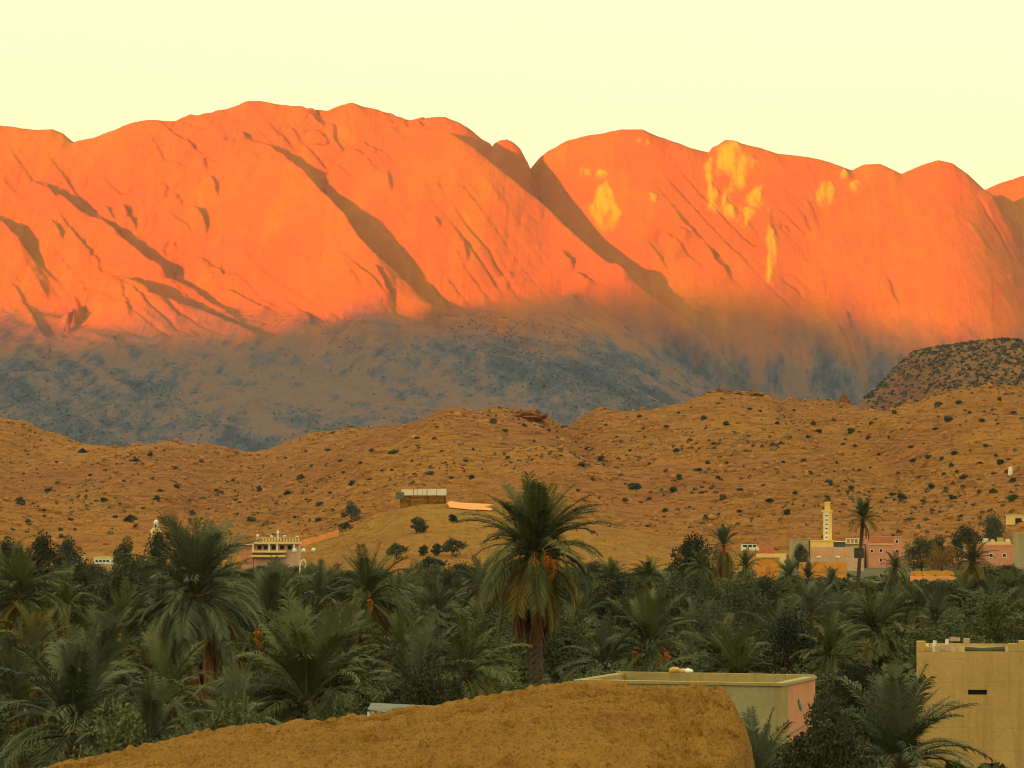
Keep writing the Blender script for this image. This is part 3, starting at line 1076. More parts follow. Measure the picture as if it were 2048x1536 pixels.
N = 60000
qx_ = rng.uniform(-1000, 1000, N); qy_ = rng.uniform(3150, 4950, N)
qz_ = mountain_height(qx_, qy_)
uu_ = qx_ + 0.42 * (qy_ - 4000)
dn_ = 0.5 + 0.42 * (0.62 - ridged(uu_ / 260.0, qy_ / 1500.0, 3, 141)) * 2 + 0.45 * fbm(uu_ / 70.0, qy_ / 330.0, 5, 142, 0.6)
keep = (rng.random(N) < np.clip((dn_ - 0.30) * 1.7, 0.03, 0.95)) & (qz_ < 345 + 90 * fbm(qx_ / 40.0, qy_ / 90.0, 3, 144)) & (np.abs(qx_) < qy_ * 0.19)
qx_, qy_, qz_ = qx_[keep], qy_[keep], qz_[keep]
scrub_mesh('mountain_scrub', qx_, qy_, qz_, 0.8 + 1.7 * rng.random(len(qx_)) ** 2, 'leaf_mount', 'dark bushes dotting the shaded foot of the mountain', 6)
# the larger round argan bushes, one by one
SHRUB_SPOTS = [(60, 905), (113, 928), (165, 905), (185, 950), (270, 925), (100, 985), (140, 975), (200, 978), (305, 962), (350, 975), (320, 985), (380, 1000), (160, 995), (240, 1010), (90, 1020),
               (55, 1045), (40, 1010), (205, 1000), (290, 1020), (230, 1035), (260, 1040), (150, 1060), (120, 1075), (30, 1060), (310, 1000), (430, 980), (470, 965), (440, 985), (520, 985), (480, 1005),
               (535, 1015), (560, 955), (600, 960), (585, 940), (620, 935), (660, 985), (570, 990), (610, 1000), (640, 1010), (690, 950), (705, 970), (735, 960), (680, 920), (745, 905), (720, 930),
               (765, 940), (785, 942), (790, 905), (822, 925), (835, 875), (870, 880), (895, 850), (930, 925), (880, 905), (920, 870), (950, 900), (985, 845), (1000, 890), (1020, 915), (1010, 860),
               (1050, 855), (1030, 940), (1075, 910), (1125, 915), (1160, 930), (1150, 885), (1180, 900), (1210, 850), (1235, 875), (1205, 920), (1185, 960), (1240, 950), (1260, 905), (1290, 860),
               (1280, 835), (1335, 860), (1300, 930), (1330, 945), (1350, 905), (1380, 880), (1355, 825), (1410, 840), (1465, 815), (1495, 820), (1452, 850), (1520, 822), (1555, 850), (1590, 822),
               (1625, 850), (1670, 845), (1665, 822), (1700, 865), (1740, 850), (1755, 838), (1775, 878), (1800, 860), (1565, 925), (1607, 925), (1560, 890), (1615, 880), (1640, 865), (1690, 890),
               (1710, 893), (1735, 880), (1760, 910), (1740, 935), (1670, 930), (1720, 945), (1825, 925), (1860, 918), (1885, 918), (1910, 910), (1945, 905), (1970, 895), (1995, 915), (2020, 918),
               (1905, 935), (1890, 948), (1912, 948), (1840, 955), (1930, 958), (1960, 925), (1998, 930), (2030, 965), (2010, 945), (1530, 970), (1540, 1005), (1500, 950), (1620, 950), (1700, 975),
               (1735, 985), (1785, 990), (1800, 1000), (1860, 975), (1480, 980), (1440, 960), (1450, 1000), (1400, 985), (1420, 925), (1395, 940), (1360, 960), (1345, 985), (1300, 1000), (1380, 1015),
               (1330, 1020), (1480, 1025), (1570, 1030), (1610, 1000), (1520, 895), (1490, 905), (1455, 925), (1430, 890), (1990, 985), (2025, 1000), (1955, 985), (1900, 1000), (1920, 1035), (2035, 880),
               (2000, 850), (1965, 845), (1940, 830), (1900, 840), (1870, 860), (1850, 890), (1880, 812), (1920, 808), (2000, 800), (2030, 825), (1820, 895), (1655, 1000), (1660, 970), (1590, 985),
               (1245, 1005), (1200, 1000), (1160, 985), (1270, 975), (1110, 880), (1095, 865), (1070, 885), (860, 950), (830, 965), (900, 960), (940, 960), (655, 900), (610, 905), (570, 920),
               (530, 930), (500, 935), (400, 930), (350, 940), (300, 910), (250, 965), (20, 960), (50, 950), (420, 1020), (400, 1040), (380, 1030), (500, 1040), (590, 1035), (640, 1040), (1785, 830)]
for i, (px, py) in enumerate(SHRUB_SPOTS):
    px += random.uniform(-4, 4); py += random.uniform(-3, 3)
    p = on_land(px, py, 935, 2300)
    if p is None:
        continue
    w = random.choice([1.7, 2.1, 2.6, 3.2, 4.2]) * random.uniform(0.8, 1.15)
    where = 'left slopes' if px < 640 else 'slopes behind the knoll' if px < 1000 else 'middle hill' if px < 1600 else 'hill above the minaret'
    band = 'near the crest of' if py < 880 else 'halfway down' if py < 970 else 'low on'
    size = 'small' if w < 2.1 else 'large' if w > 3.1 else 'middling'
    o = link('shrub', SHRUBS[i % 6], None, None, (p[0], p[1], p[2] - 0.15 * w), random.random() * 6.28, (w * random.uniform(0.9, 1.5), w, w * random.uniform(0.6, 0.95)))
    tag(o, '%s dark bush %s the %s' % (size, band, where), 'bush', 'dark bushes on the ' + where)

# ------------------------------------------------------------------ knoll trees
KN = [(835, 1066, 30, 1.35, 'pair of joined dark round bushes high on the knoll'), (905, 1045, 15, 1.5, 'low dark flat bush beside the orange ploughed strip'),
      (847, 1112, 20, 1.0, 'small round bush, first in the row of three on the knoll'), (875, 1112, 24, 1.0, 'middle round bush in the row of three on the knoll'),
      (908, 1112, 31, 1.1, 'largest round bush at the right of the row on the knoll'), (864, 1150, 32, 1.35, 'broad domed dark tree at the foot of the knoll'),
      (795, 1118, 28, 1.1, 'dark bushy tree at the knoll edge left of the row'), (703, 1044, 32, 0.8, 'dark pointed tree beside the salmon wall end'),
      (690, 1062, 16, 1.2, 'low dark bush at the upper end of the salmon wall'), (1108, 1118, 20, 1.4, 'low grey green bush right of the large palm')]
for px, py, hp, w, lab in KN:
    p = on_land(px, py, 500, 1500)
    h = hp * p[1] / FPX * 1.15
    tree('knoll_tree', FAR[random.randint(0, 1)], (p[0], p[1], p[2] - 0.12 * h), h, lab, 'tree', 'dark trees on the yellow knoll', w)

# ------------------------------------------------------------------ buildings


def frame_at(px, py, Y):
    p = at(px, py, Y)
    return p, Y / FPX           # metres per photo pixel there


def window(parent, x, y, z, w, h, frame='white_paint', pane='pane_dark', t=0.12):
    """window on a wall facing the viewer (-Y); x, z = centre, y = wall face"""
    mb = MB()
    b = w * 0.22
    mb.box(x - w / 2 - b, x + w / 2 + b, y - t, y + 0.05, z + h / 2, z + h / 2 + b)
    mb.box(x - w / 2 - b, x + w / 2 + b, y - t, y + 0.05, z - h / 2 - b, z - h / 2)
    mb.box(x - w / 2 - b, x - w / 2, y - t, y + 0.05, z - h / 2, z + h / 2)
    mb.box(x + w / 2, x + w / 2 + b, y - t, y + 0.05, z - h / 2, z + h / 2)
    wn_ = mb.build('window', frame, parent)
    box('pane', pane, wn_, x - w / 2, x + w / 2, y - 0.03, y + 0.04, z - h / 2, z + h / 2)
    return wn_


# --- mosque with its minaret (about 890 m out)
Yv = 890.0
k = Yv / FPX


def vx(px):
    return (px - 1024) * k


def vz(py):
    return EYE + (1086 - py) * k


t = thing('minaret', (vx(1654), Yv, 0), 'slender cream minaret with white stepped openings above the village', 'minaret')
w = 16 * k
box('shaft', 'wall_yellow', t, -w / 2, w / 2, -w / 2, w / 2, 0, vz(1020))
wh = box('white_face', 'white_paint', t, -w / 2 + 0.15, w * 0.12, -w / 2 - 0.15, -w / 2 + 0.02, vz(1080), vz(1024))
for j in range(6):
    z = vz(1030 + j * 8.6)
    box('opening', 'pane_dark', wh, -w / 2 + 0.5, -w * 0.02, -w / 2 - 0.20, -w / 2 - 0.08, z - 0.40, z - 0.08)
box('balcony', 'wall_cream', t, -w / 2 - 0.3, w / 2 + 0.3, -w / 2 - 0.3, w / 2 + 0.3, vz(1024), vz(1021))
ln = box('lantern', 'wall_yellow', t, -w * 0.30, w * 0.34, -w * 0.30, w * 0.34, vz(1021) - 0.1, vz(1006))
box('cap', 'wall_cream', ln, -w * 0.36, w * 0.40, -w * 0.36, w * 0.40, vz(1006), vz(1004))
MB().tube([(0, 0, vz(1004) - 0.1), (0, 0, vz(1000))], [0.12, 0.05], 6).build('finial', 'wood_pole', t)

t = thing('prayer_hall', (vx(1638), Yv - 3, 0), 'yellow flat roofed hall with mauve lower wall below the minaret', 'building')
box('wall', 'wall_yellow', t, vx(1616) - vx(1638), vx(1661) - vx(1638), -4, 1.5, 0, vz(1082))
box('parapet', 'wall_cream', t, vx(1615) - vx(1638), vx(1662) - vx(1638), -4.2, 1.6, vz(1082), vz(1080))
box('lower_wall', 'wall_mauve', t, vx(1618) - vx(1638), vx(1700) - vx(1638), -6.2, -4.2, 0, vz(1094))
box('dark_bay', 'roof_dark', t, vx(1662) - vx(1638), vx(1684) - vx(1638), -3.9, 1.3, 0, vz(1084))
box('bay_roof', 'white_paint', t, vx(1661.6) - vx(1638), vx(1686) - vx(1638), -4.1, 1.4, vz(1084) + 0.01, vz(1082))
for j in range(5):
    x = vx(1624 + j * 15) - vx(1638)
    box('door', 'wall_salmon', t, x - 0.7, x + 0.7, -6.28, -6.1, vz(1112), vz(1101))
t = thing('grey_block', (vx(1597), Yv - 1, 0), 'plain grey tan block at the left of the prayer hall', 'building')
box('wall', 'wall_grey', t, vx(1580) - vx(1597), vx(1614) - vx(1597), -4, 4, 0, vz(1079))
box('parapet', 'wall_tan', t, vx(1579) - vx(1597), vx(1615) - vx(1597), -4.15, 4.1, vz(1079), vz(1077))
t = thing('terrace_house', (vx(1710), Yv + 2, 0), 'cream roof terrace house with dark lower floor beside the pink block', 'building')
box('wall', 'wall_cream', t, vx(1685) - vx(1710), vx(1728) - vx(1710), -3, 5, 0, vz(1088))
box('lower_floor', 'roof_dark', t, vx(1700.5) - vx(1710), vx(1724) - vx(1710), -4.6, -3.1, 0, vz(1096))
box('canopy', 'white_paint', t, vx(1684) - vx(1710), vx(1729) - vx(1710), -3.6, 4.6, vz(1088), vz(1086))
for j in range(5):
    x = vx(1691 + j * 8) - vx(1710)
    box('roof_post', 'white_paint', t, x - 0.15, x + 0.15, -3.0, -2.7, vz(1086), vz(1078))
box('roof_beam', 'white_paint', t, vx(1690) - vx(1710), vx(1725) - vx(1710), -3.05, -2.65, vz(1078), vz(1076.5))
t = thing('pink_house', (vx(1763), Yv - 4, 0), 'pink three storey house with white framed windows and red top panel', 'building')
x0, x1 = vx(1729) - vx(1763), vx(1797) - vx(1763)
box('wall', 'wall_pink', t, x0, x1, -4, 5, 0, vz(1075))
box('parapet', 'wall_pink', t, x0 - 0.15, x1 + 0.15, -4.15, 5.1, vz(1075) + 0.01, vz(1072.5))
box('red_panel', 'wall_red', t, x0 + 0.4, vx(1778) - vx(1763), -4.12, -3.9, vz(1085), vz(1077))
box('string_course', 'wall_cream', t, x0 - 0.05, vx(1780) - vx(1763), -4.25, -3.9, vz(1089.5), vz(1087.5))
for (px, py) in [(1786, 1083), (1754, 1101), (1785, 1102), (1754, 1120), (1785, 1119), (1736, 1102)]:
    window(t, vx(px) - vx(1763), -4.0, vz(py), 0.75, 0.85)

# --- houses at the right edge
t = thing('pink_corner_house', ((2000 - 1024) * 760 / FPX, 760, 0), 'plain salmon pink house at the right edge of the village', 'building')
k7 = 760 / FPX
box('wall', 'wall_pink', t, -9, 5, -4, 5, 0, EYE + (1086 - 1091.5) * k7)
box('parapet', 'wall_salmon', t, -9.15, 5.15, -4.15, 5.15, EYE + (1086 - 1091.5) * k7 + 0.01, EYE + (1086 - 1089) * k7)
box('door', 'pane_dark', t, 3.2, 4.1, -4.06, -3.9, 0, 2.1)
for px in (-6.4, -3.2, 0.2):
    window(t, px, -4.0, 4.3, 0.8, 0.8)
p, kk = frame_at(2052, 1105, 720)
t = thing('grey_edge_house', (p[0], 720, 0), 'grey green plastered house cut by the right frame edge', 'building')
box('wall', 'wall_grey', t, -2.2, 6, -3, 5, 0, EYE + (1086 - 1068) * kk)
box('parapet', 'wall_tan', t, -2.35, 6.1, -3.15, 5.1, EYE + (1086 - 1068) * kk + 0.01, EYE + (1086 - 1065) * kk)
window(t, 1.2, -3.0, 6.2, 0.7, 0.9)
p, kk = frame_at(1985, 1083, 800)
t = thing('pale_roof_house', (p[0], 800, 0), 'low pale house with cluttered roof above the pink corner house', 'building')
box('wall', 'wall_cream', t, -3.4, 4.6, -3, 4, 0, EYE + (1086 - 1083) * kk)
for j, (a, b, h) in enumerate([(-3, -1.6, 0.9), (-0.8, 0.1, 0.6), (1.0, 2.6, 1.1), (3.2, 4.3, 0.7)]):
    box('roof_block', ['white_paint', 'wall_yellow', 'wall_tan', 'white_paint'][j], t, a, b, -2.8, -1.5, EYE + 3 * kk, EYE + 3 * kk + h)
g = on_land(2035, 1045, 900, 1500)
t = thing('hill_hut', g, 'small cream hut among dark trees on the slope at the right', 'hut')
box('wall', 'wall_cream', t, -4, 4, -2, 2, -1, 2.6)
box('roof', 'white_paint', t, -4.3, 4.3, -2.3, 2.3, 2.6, 2.9)
box('doorway', 'pane_dark', t, -1.2, 1.2, -2.06, -1.9, -0.5, 1.6)
g = on_land(2021, 950, 935, 1900)
t = thing('hill_marker', g, 'tiny pale marker stone standing on the right hillside', 'marker')
MB().lathe([(1.0, -0.5), (0.95, 1.4), (0.8, 2.6), (0.5, 3.0), (0.0, 3.1)], 8).build('stone', 'white_paint', t)

# --- walls, low houses and terraces below the village


def long_wall(name, mat, px0, px1, ytop, Y, depth, label, cat='wall', h0=0.0, coping=None):
    kk = Y / FPX
    xa, xb = (px0 - 1024) * kk, (px1 - 1024) * kk
    zt = EYE + (1086 - ytop) * kk
    t = thing(name, ((xa + xb) / 2, Y, h0), label, cat)
    hw = (xb - xa) / 2
    # a hand-built wall: its top edge wavers
    n = max(6, int((xb - xa) / 1.2))
    v, f = [], []
    rg = np.random.default_rng(int(px0) + int(ytop))
    for i in range(n + 1):
        x = -hw + 2 * hw * i / n
        dz = 0.07 * float(rg.normal())
        y0 = 0.05 * float(rg.normal())
        v += [(x, y0, -0.3), (x, y0 + 0.03, zt - h0 + dz), (x, depth, zt - h0 + dz), (x, depth, -0.3)]
    for i in range(n):
        a = i * 4; b = a + 4
        f += [(a, b, b + 1, a + 1), (a + 1, b + 1, b + 2, a + 2), (a + 2, b + 2, b + 3, a + 3)]
    f += [(0, 1, 2, 3), (n * 4 + 3, n * 4 + 2, n * 4 + 1, n * 4)]
    link('wall', pydata('wall', v, f), mat, t)
    if coping:
        box('coping', coping, t, -hw - 0.1, hw + 0.1, -0.15, depth + 0.1, zt - h0 + 0.06, zt - h0 + 0.26)
    return t


long_wall('garden_wall', 'wall_ochre', 1598, 1692, 1124, 600, 0.6, 'long orange ochre earth wall below the mosque')
t = long_wall('earth_house', 'wall_ochre', 1513, 1558, 1117, 560, 5.0, 'orange earth house with one dark doorway left of the ochre wall', 'building', 0.0, 'wall_tan')
box('door', 'wall_red', t, -0.3, 0.5, -0.22, -0.1, 0, 3.0)
long_wall('street_wall', 'wall_mauve', 1615, 1726, 1116, 780, 0.5, 'long brown mauve wall along the street under the mosque')
for j, px in enumerate((1638, 1676)):
    p, kk = frame_at(px, 1116, 779)
    o = box('white_bundle', 'bright_white', None, -0.6, 0.6, -0.1, 0.5, 0, 0.55, 0.15)
    o.location = (p[0], 779.2, p[2])
    tag(o, ['white bundle lying on the brown street wall at its left end', 'white bundle lying on the brown street wall near its middle'][j], 'bundle')
long_wall('low_house', 'wall_salmon', 1500, 1516, 1156, 440, 3.5, 'small low salmon house half hidden by grove trees', 'building', 0.0, 'wall_pink')
long_wall('red_hut', 'wall_red', 1829, 1868, 1167, 450, 3.0, 'low red brick hut below the ochre terraces', 'hut')
long_wall('ochre_terrace', 'wall_ochre', 1822, 1938, 1142, 620, 1.0, 'upper ochre terrace wall below the golden trees')
long_wall('stone_terrace', 'wall_salmon', 1820, 1935, 1152, 560, 1.0, 'lower salmon terrace wall above the red hut')
long_wall('roadside_wall', 'wall_cream', 1512, 1572, 1107, 840, 0.5, 'cream roadside wall left of the grey block')
long_wall('red_shed', 'wall_red', 1517, 1545, 1093, 850, 3.0, 'small red shed between white van and grey block', 'shed')
# white van parked on the road
p, kk = frame_at(1500, 1104, 845)
t = thing('white_van', (p[0], 845, p[2]), 'white van parked on the road left of the red shed', 'van')
mb = MB()
pr = [(-2.6, 0.45), (2.6, 0.45), (2.6, 1.25), (2.35, 1.4), (1.7, 2.25), (-2.5, 2.3), (-2.6, 1.4)]
mb.add([(x, -0.9, z) for x, z in pr] + [(x, 0.9, z) for x, z in pr],
       [tuple(range(6, -1, -1))[::-1], tuple(range(13, 6, -1))] + [(i, i + 7, (i + 1) % 7 + 7, (i + 1) % 7) for i in range(7)])
mb.build('body', 'van_white', t)
for xa, xb in ((-2.1, -0.9), (-0.6, 0.5), (0.8, 1.7)):
    box('side_window', 'pane_dark', t, xa, xb, -0.94, -0.88, 1.45, 2.05)
for xw in (-1.7, 1.7):
    wv = MB()
    wv.tube([(xw, -0.95, 0.38), (xw, -0.70, 0.38)], 0.38, 12)
    wo = wv.build('wheel', 'pane_dark', t)
    MB().tube([(xw, -0.99, 0.38), (xw, -0.93, 0.38)], 0.2, 10).build('rim', 'white_paint', wo)
# pale pole among the trees
p = at(1494, 1148, 395)
t = thing('white_pole', (p[0], 395, 0), 'pale wooden pole standing among the palms left of the salmon house', 'pole')
MB().tube([(0, 0, -0.2), (0, 0, p[2])], [0.16, 0.13], 8).build('shaft', 'white_paint', t)
MB().tube([(-0.5, 0, p[2] - 0.4), (0.5, 0, p[2] - 0.4)], 0.05, 5).build('crossarm', 'wood_pole', t)

# --- villa on the knoll's left flank with terraces
Yw = 700.0
k = Yw / FPX
g0 = land((540 - 1024) * k, Yw)


def wx_(px):
    return (px - 540) * k


def wz_(py):
    return EYE + (1086 - py) * k


t = thing('terraced_villa', ((540 - 1024) * k, Yw, 0), 'cream villa with stacked terraces and balustrade left of the knoll', 'building')
box('wall', 'wall_mauve', t, wx_(508), wx_(598), 0.0, 7, 0, wz_(1088))
for (a, b, yt, yb, ydp) in [(507, 600, 1083, 1088, -1.6), (505, 574, 1101, 1105, -1.9), (505, 572, 1110, 1114, -2.2)]:
    box('terrace_slab', 'wall_cream', t, wx_(a), wx_(b), ydp, 6.5 if yt < 1090 else 0.0, wz_(yb), wz_(yt))
box('roof_wing', 'wall_cream', t, wx_(482), wx_(507), -1.4, 6, wz_(1090), wz_(1086))
box('wing_wall', 'wall_pink', t, wx_(484), wx_(507), -0.2, 5.5, 0, wz_(1090))
for px in (508, 540, 556, 590):
    box('pillar', 'white_paint', t, wx_(px) - 0.18, wx_(px) + 0.18, -1.55, -1.25, wz_(1101), wz_(1088))
for px in (520, 532, 548, 565, 580):
    box('window', 'pane_dark', t, wx_(px) - 0.5, wx_(px) + 0.5, -0.06, 0.02, wz_(1099), wz_(1091))
bl = box('balustrade', 'white_paint', t, wx_(514), wx_(600), -1.5, -1.25, wz_(1076.5), wz_(1075.2))
for j in range(15):
    x = wx_(516 + j * 5.9)
    mb = MB().lathe([(0.10, 0), (0.24, 0.3), (0.10, 0.7), (0.14, 0.8)], 6, (x, -1.38, wz_(1083)))
    mb.build('baluster', 'wall_cream', bl)
for j in range(4):
    x = wx_((517, 545, 571, 596)[j])
    hb = (0.9, 0.6, 0.7, 0.5)[j]
    MB().lathe([(0.0, 0.0), (0.30, 0.18 * hb), (0.42, 0.5 * hb), (0.3, 0.85 * hb), (0.0, 1.0 * hb)], 8, (x, -1.38, wz_(1075.2) - 0.05)).build('finial_ball', 'white_paint', bl)
x = wx_(557)
MB().lathe([(0.30, 0), (0.18, 0.4), (0.14, 1.2), (0.30, 1.5), (0.34, 1.8), (0.10, 2.1), (0.0, 2.5)], 8, (x, -1.0, wz_(1079))).build('roof_finial', 'bright_white', t)
# salmon wall climbing the knoll behind the villa
wv, wf = [], []
NP = 14
for j in range(NP + 1):
    px = 600 + (677 - 600) * j / NP
    pt = 1083 - (1083 - 1061) * (j / NP)
    gp = on_land(px, pt + 11, 500, 1200)
    Y = gp[1] if gp else 720.0
    if j and abs(Y - wall_y) > 12:
        Y = wall_y + 5
    wall_y = Y
    a = at(px, pt, Y); st = 0.25 if j % 3 else 0.0
    b = at(px, pt + 10, Y)
    wv += [(a[0], Y, b[2] - 0.8), (a[0], Y, a[2] + st), (a[0], Y + 0.4, a[2] + st), (a[0], Y + 0.4, b[2] - 0.8)]
for j in range(NP):
    a = j * 4; b = a + 4
    wf += [(a, b, b + 1, a + 1), (a + 1, b + 1, b + 2, a + 2), (a + 2, b + 2, b + 3, a + 3)]
o = link('climbing_wall', pydata('climbing_wall', wv, wf), 'wall_salmon')
tag(o, 'bright salmon wall climbing the knoll from the villa', 'wall')
for j, (px, py, Y, lab) in enumerate([(589, 1101, 640, 'white globe garden lamp nearest the villa'), (607, 1101, 650, 'white globe garden lamp, middle of the three'),
                                      (627, 1100, 660, 'white globe garden lamp farthest from the villa')]):
    p = at(px, py, Y); z0 = land(p[0], Y)
    t = thing('garden_lamp', (p[0], Y, z0), lab, 'lamp', 'white globe lamps beside the villa')
    MB().tube([(0, 0, -0.2), (0, 0, p[2] - z0)], 0.05, 6).build('post', 'wood_pole', t)
    MB().lathe([(0.0, -0.5), (0.35, -0.38), (0.52, 0), (0.35, 0.38), (0, 0.5)], 10, (0, 0, p[2] - z0)).build('globe', 'bright_white', t)
p = at(602, 1119, 600)
t = thing('white_arch', (p[0], 600, 0), 'bent white pipe arch standing below the garden lamps', 'arch')
MB().tube([(-0.3, 0, 0), (-0.2, 0, p[2] - 1.2), (0.1, 0, p[2] - 0.2), (0.7, 0, p[2]), (1.0, 0, p[2] - 0.8), (0.8, 0, p[2] - 1.8), (0.9, 0, 0)], 0.14, 6).build('pipe', 'bright_white', t)

# --- white-topped house on the knoll with its orange strip of earth
Yk = 815.0
k = Yk / FPX
x0 = (800 - 1024) * k
t = thing('knoll_house', (x0, Yk, EYE + (1086 - 1048) * k), 'flat ochre house on the knoll under a white parapet of panels', 'building')
zt = (1048 - 991) * k
box('wall', 'knoll_earth', t, 0, 91 * k, 0, 7, -3, zt)
for (a, b, ya) in [(3, 26, 979), (28, 35, 979), (36, 44, 978), (45, 53, 978), (55, 73, 978), (74, 93, 978)]:
    box('parapet_panel', 'white_paint', t, a * k, b * k, -0.3, 0.2, zt + 0.02, (1048 - ya) * k)
box('roof_shed', 'slate_sheet', t, -1.2, 1.2, -0.5, 2.0, zt - 1.0, zt + 0.9)
for px in (56, 90, 20):
    box('drain_pipe', 'pane_dark', t, px * k - 0.08, px * k + 0.08, -0.18, -0.02, 0.5, zt)
box('doorway', 'pane_dark', t, -0.6, 0.1, -0.6, -0.45, 0.6, 3.2)
# levelled strip of bare orange earth
g = on_land(940, 1021, 500, 1000)
wv = []
N1, N2 = 24, 5
for i in range(N1 + 1):
    for j in range(N2 + 1):
        a = at(896 + (984 - 896) * i / N1, 1022 - 17 * j / N2 * (1 - 0.25 * (i / N1) ** 3), g[1])
        Y = g[1] + 14 * j / N2
        X = (896 + (984 - 896) * i / N1 - 1024) * Y / FPX + (0.4 * math.sin(j * 1.7 + i))
        wv.append((X, Y, 0))
gz = [float(knoll_height(np.array(v[0]), np.array(v[1]))) for v in wv]
wv = [(v[0], v[1], max(z, 0) + 0.25 + 0.9 * ((i % (N2 + 1)) / N2)) for i, (v, z) in enumerate(zip(wv, gz))]
wf = [(i * (N2 + 1) + j, (i + 1) * (N2 + 1) + j, (i + 1) * (N2 + 1) + j + 1, i * (N2 + 1) + j + 1) for i in range(N1) for j in range(N2)]
tag(link('earth_bank', pydata('earth_bank', wv, wf, True), 'wall_salmon'), 'bright orange strip of bare earth beside the knoll house', 'bank', None, 'structure')

# --- far left: white house fronts and the small domed tower
for j, (a, b, yt, yb, lab) in enumerate([(146, 166, 1115, 1131, 'small white walled house behind the left grove'), (190, 222, 1116, 1128, 'long low white house front right of the small white one')]):
    Y = 720.0; k = Y / FPX
    t = thing('white_house', ((a - 1024) * k, Y, 0), lab, 'building')
    wdt = (b - a) * k
    box('lower_wall', 'wall_tan', t, 0, wdt, 0.05, 5, 0, EYE + (1086 - yb) * k)
    box('wall', 'bright_white', t, -0.05, wdt + 0.05, 0, 5, EYE + (1086 - yb) * k, EYE + (1086 - yt) * k)
    box('roof', 'wall_cream', t, -0.2, wdt + 0.2, -0.15, 5.2, EYE + (1086 - yt) * k, EYE + (1086 - yt) * k + 0.3)
    for q_ in range(2 if j == 0 else 4):
        x = wdt * (q_ + 0.7) / (2.4 if j == 0 else 4.4)
        box('window', 'pane_dark', t, x - 0.3, x + 0.3, -0.06, 0.02, EYE + (1086 - yb) * k + 0.5, EYE + (1086 - yt) * k - 0.5)
p = at(312, 1045, 640)
t = thing('domed_tower', (p[0], 640, 0), 'small white domed tower on an ochre base behind the left palm', 'tower')
zz = p[2]
MB().lathe([(1.2, 0), (1.15, zz - 2.2), (1.25, zz - 2.1), (1.1, zz - 1.7), (0.8, zz - 1.3)], 12).build('base', 'wall_cream', t)
MB().lathe([(0.5, zz - 1.3), (0.5, zz - 0.3), (0.6, zz - 0.2), (0.56, zz + 0.1), (0.38, zz + 0.4), (0.1, zz + 0.6), (0.0, zz + 0.8)], 12).build('dome', 'bright_white', t, 0, True)
box('opening', 'pane_dark', t, -0.18, 0.18, -0.56, -0.44, zz - 1.1, zz - 0.45)

# --- near house with the pink side wall
zr = EYE - 282 * 90 / FPX
A = np.array([2.0, 92.3]); B = np.array([8.31, 90.0]); C_ = np.array([9.86, 94.8]); D_ = A + (C_ - B)
t = thing('flat_roof_house', (B[0], B[1], 0), 'flat roofed house with grey tan front and faded pink side behind the boulder', 'building')


def quad_wall(name, mat, P, Q, z0, z1, thick, parent):
    """wall slab between ground points P and Q, thickness to the left of P->Q"""
    P = np.array(P); Q = np.array(Q)
    d = (Q - P) / np.linalg.norm(Q - P); n = np.array([-d[1], d[0]]) * thick
    c = [P, Q, Q + n, P + n]
    v = [(x[0] - B[0], x[1] - B[1], z0) for x in c] + [(x[0] - B[0], x[1] - B[1], z1) for x in c]
    return MB().add(v, [(0, 3, 2, 1), (4, 5, 6, 7), (0, 1, 5, 4), (1, 2, 6, 5), (2, 3, 7, 6), (3, 0, 4, 7)]).build(name, mat, parent)


dn = (B - A) / np.linalg.norm(B - A); ds = (C_ - B) / np.linalg.norm(C_ - B)
quad_wall('front_wall', 'wall_grey', A, B, -0.3, zr - 0.04, 0.25, t)
quad_wall('side_wall', 'wall_pink', B + ds * 0.26, C_, -0.3, zr - 0.04, 0.25, t)
quad_wall('corner_strip', 'wall_dull', B + ds * 0.0 + dn * 0.012, B + ds * 0.9 + dn * 0.012, -0.28, zr - 0.06, 0.2, t)
quad_wall('back_wall', 'wall_dull', C_ - dn * 0.0, D_, -0.3, zr + 0.10, 0.25, t)
quad_wall('side_wall', 'wall_tan', D_, A + ds * 0.26, -0.3, zr - 0.04, 0.25, t)
v = [(q_[0] - B[0], q_[1] - B[1], zr - 0.35) for q_ in (A + (dn + ds) * 0.2, B + (ds - dn) * 0.2, C_ - (dn + ds) * 0.2, D_ + (dn - ds) * 0.2)]
MB().add(v + [(a, b, c - 0.2) for a, b, c in v], [(0, 1, 2, 3), (7, 6, 5, 4)]).build('roof_deck', 'roof_earth', t)
cp = quad_wall('coping', 'wall_dull', A - dn * 0.06 - ds * 0.06, B + dn * 0.06 - ds * 0.06, zr - 0.04, zr + 0.05, 0.36, t)
quad_wall('coping', 'wall_grey', B + dn * 0.06 + ds * 0.30, C_ + dn * 0.06, zr - 0.04, zr + 0.045, 0.34, t)
quad_wall('coping', 'wall_dull', D_ - dn * 0.06, A - dn * 0.06 + ds * 0.3, zr - 0.04, zr + 0.05, 0.34, t)
MB().lathe([(0.05, 0), (0.05, 0.12)], 8, (5.4 - B[0], 92.0 - B[1], zr - 0.36)).build('drain', 'pane_dark', t)
# blue paint daub on the pink wall
c0 = B + ds * 2.6 + dn * 0.015
zc = EYE - (1408 - 1086) * 92.5 / FPX
v, f = [], []
for j, (s_, z_) in enumerate([(-0.25, 0.16), (-0.1, 0.22), (0.05, 0.04), (0.25, 0.0), (0.30, -0.2), (0.05, -0.12), (-0.1, 0.0)]):
    for e in (0.0, 0.012):
        q_ = c0 + ds * s_ + dn * e
        v.append((q_[0] - B[0], q_[1] - B[1], zc + z_))
MB().add(v, [(1, 3, 5, 7, 9, 11, 13)[::-1], (0, 2, 4, 6, 8, 10, 12)]).build('paint_daub', 'blue_paint', t)
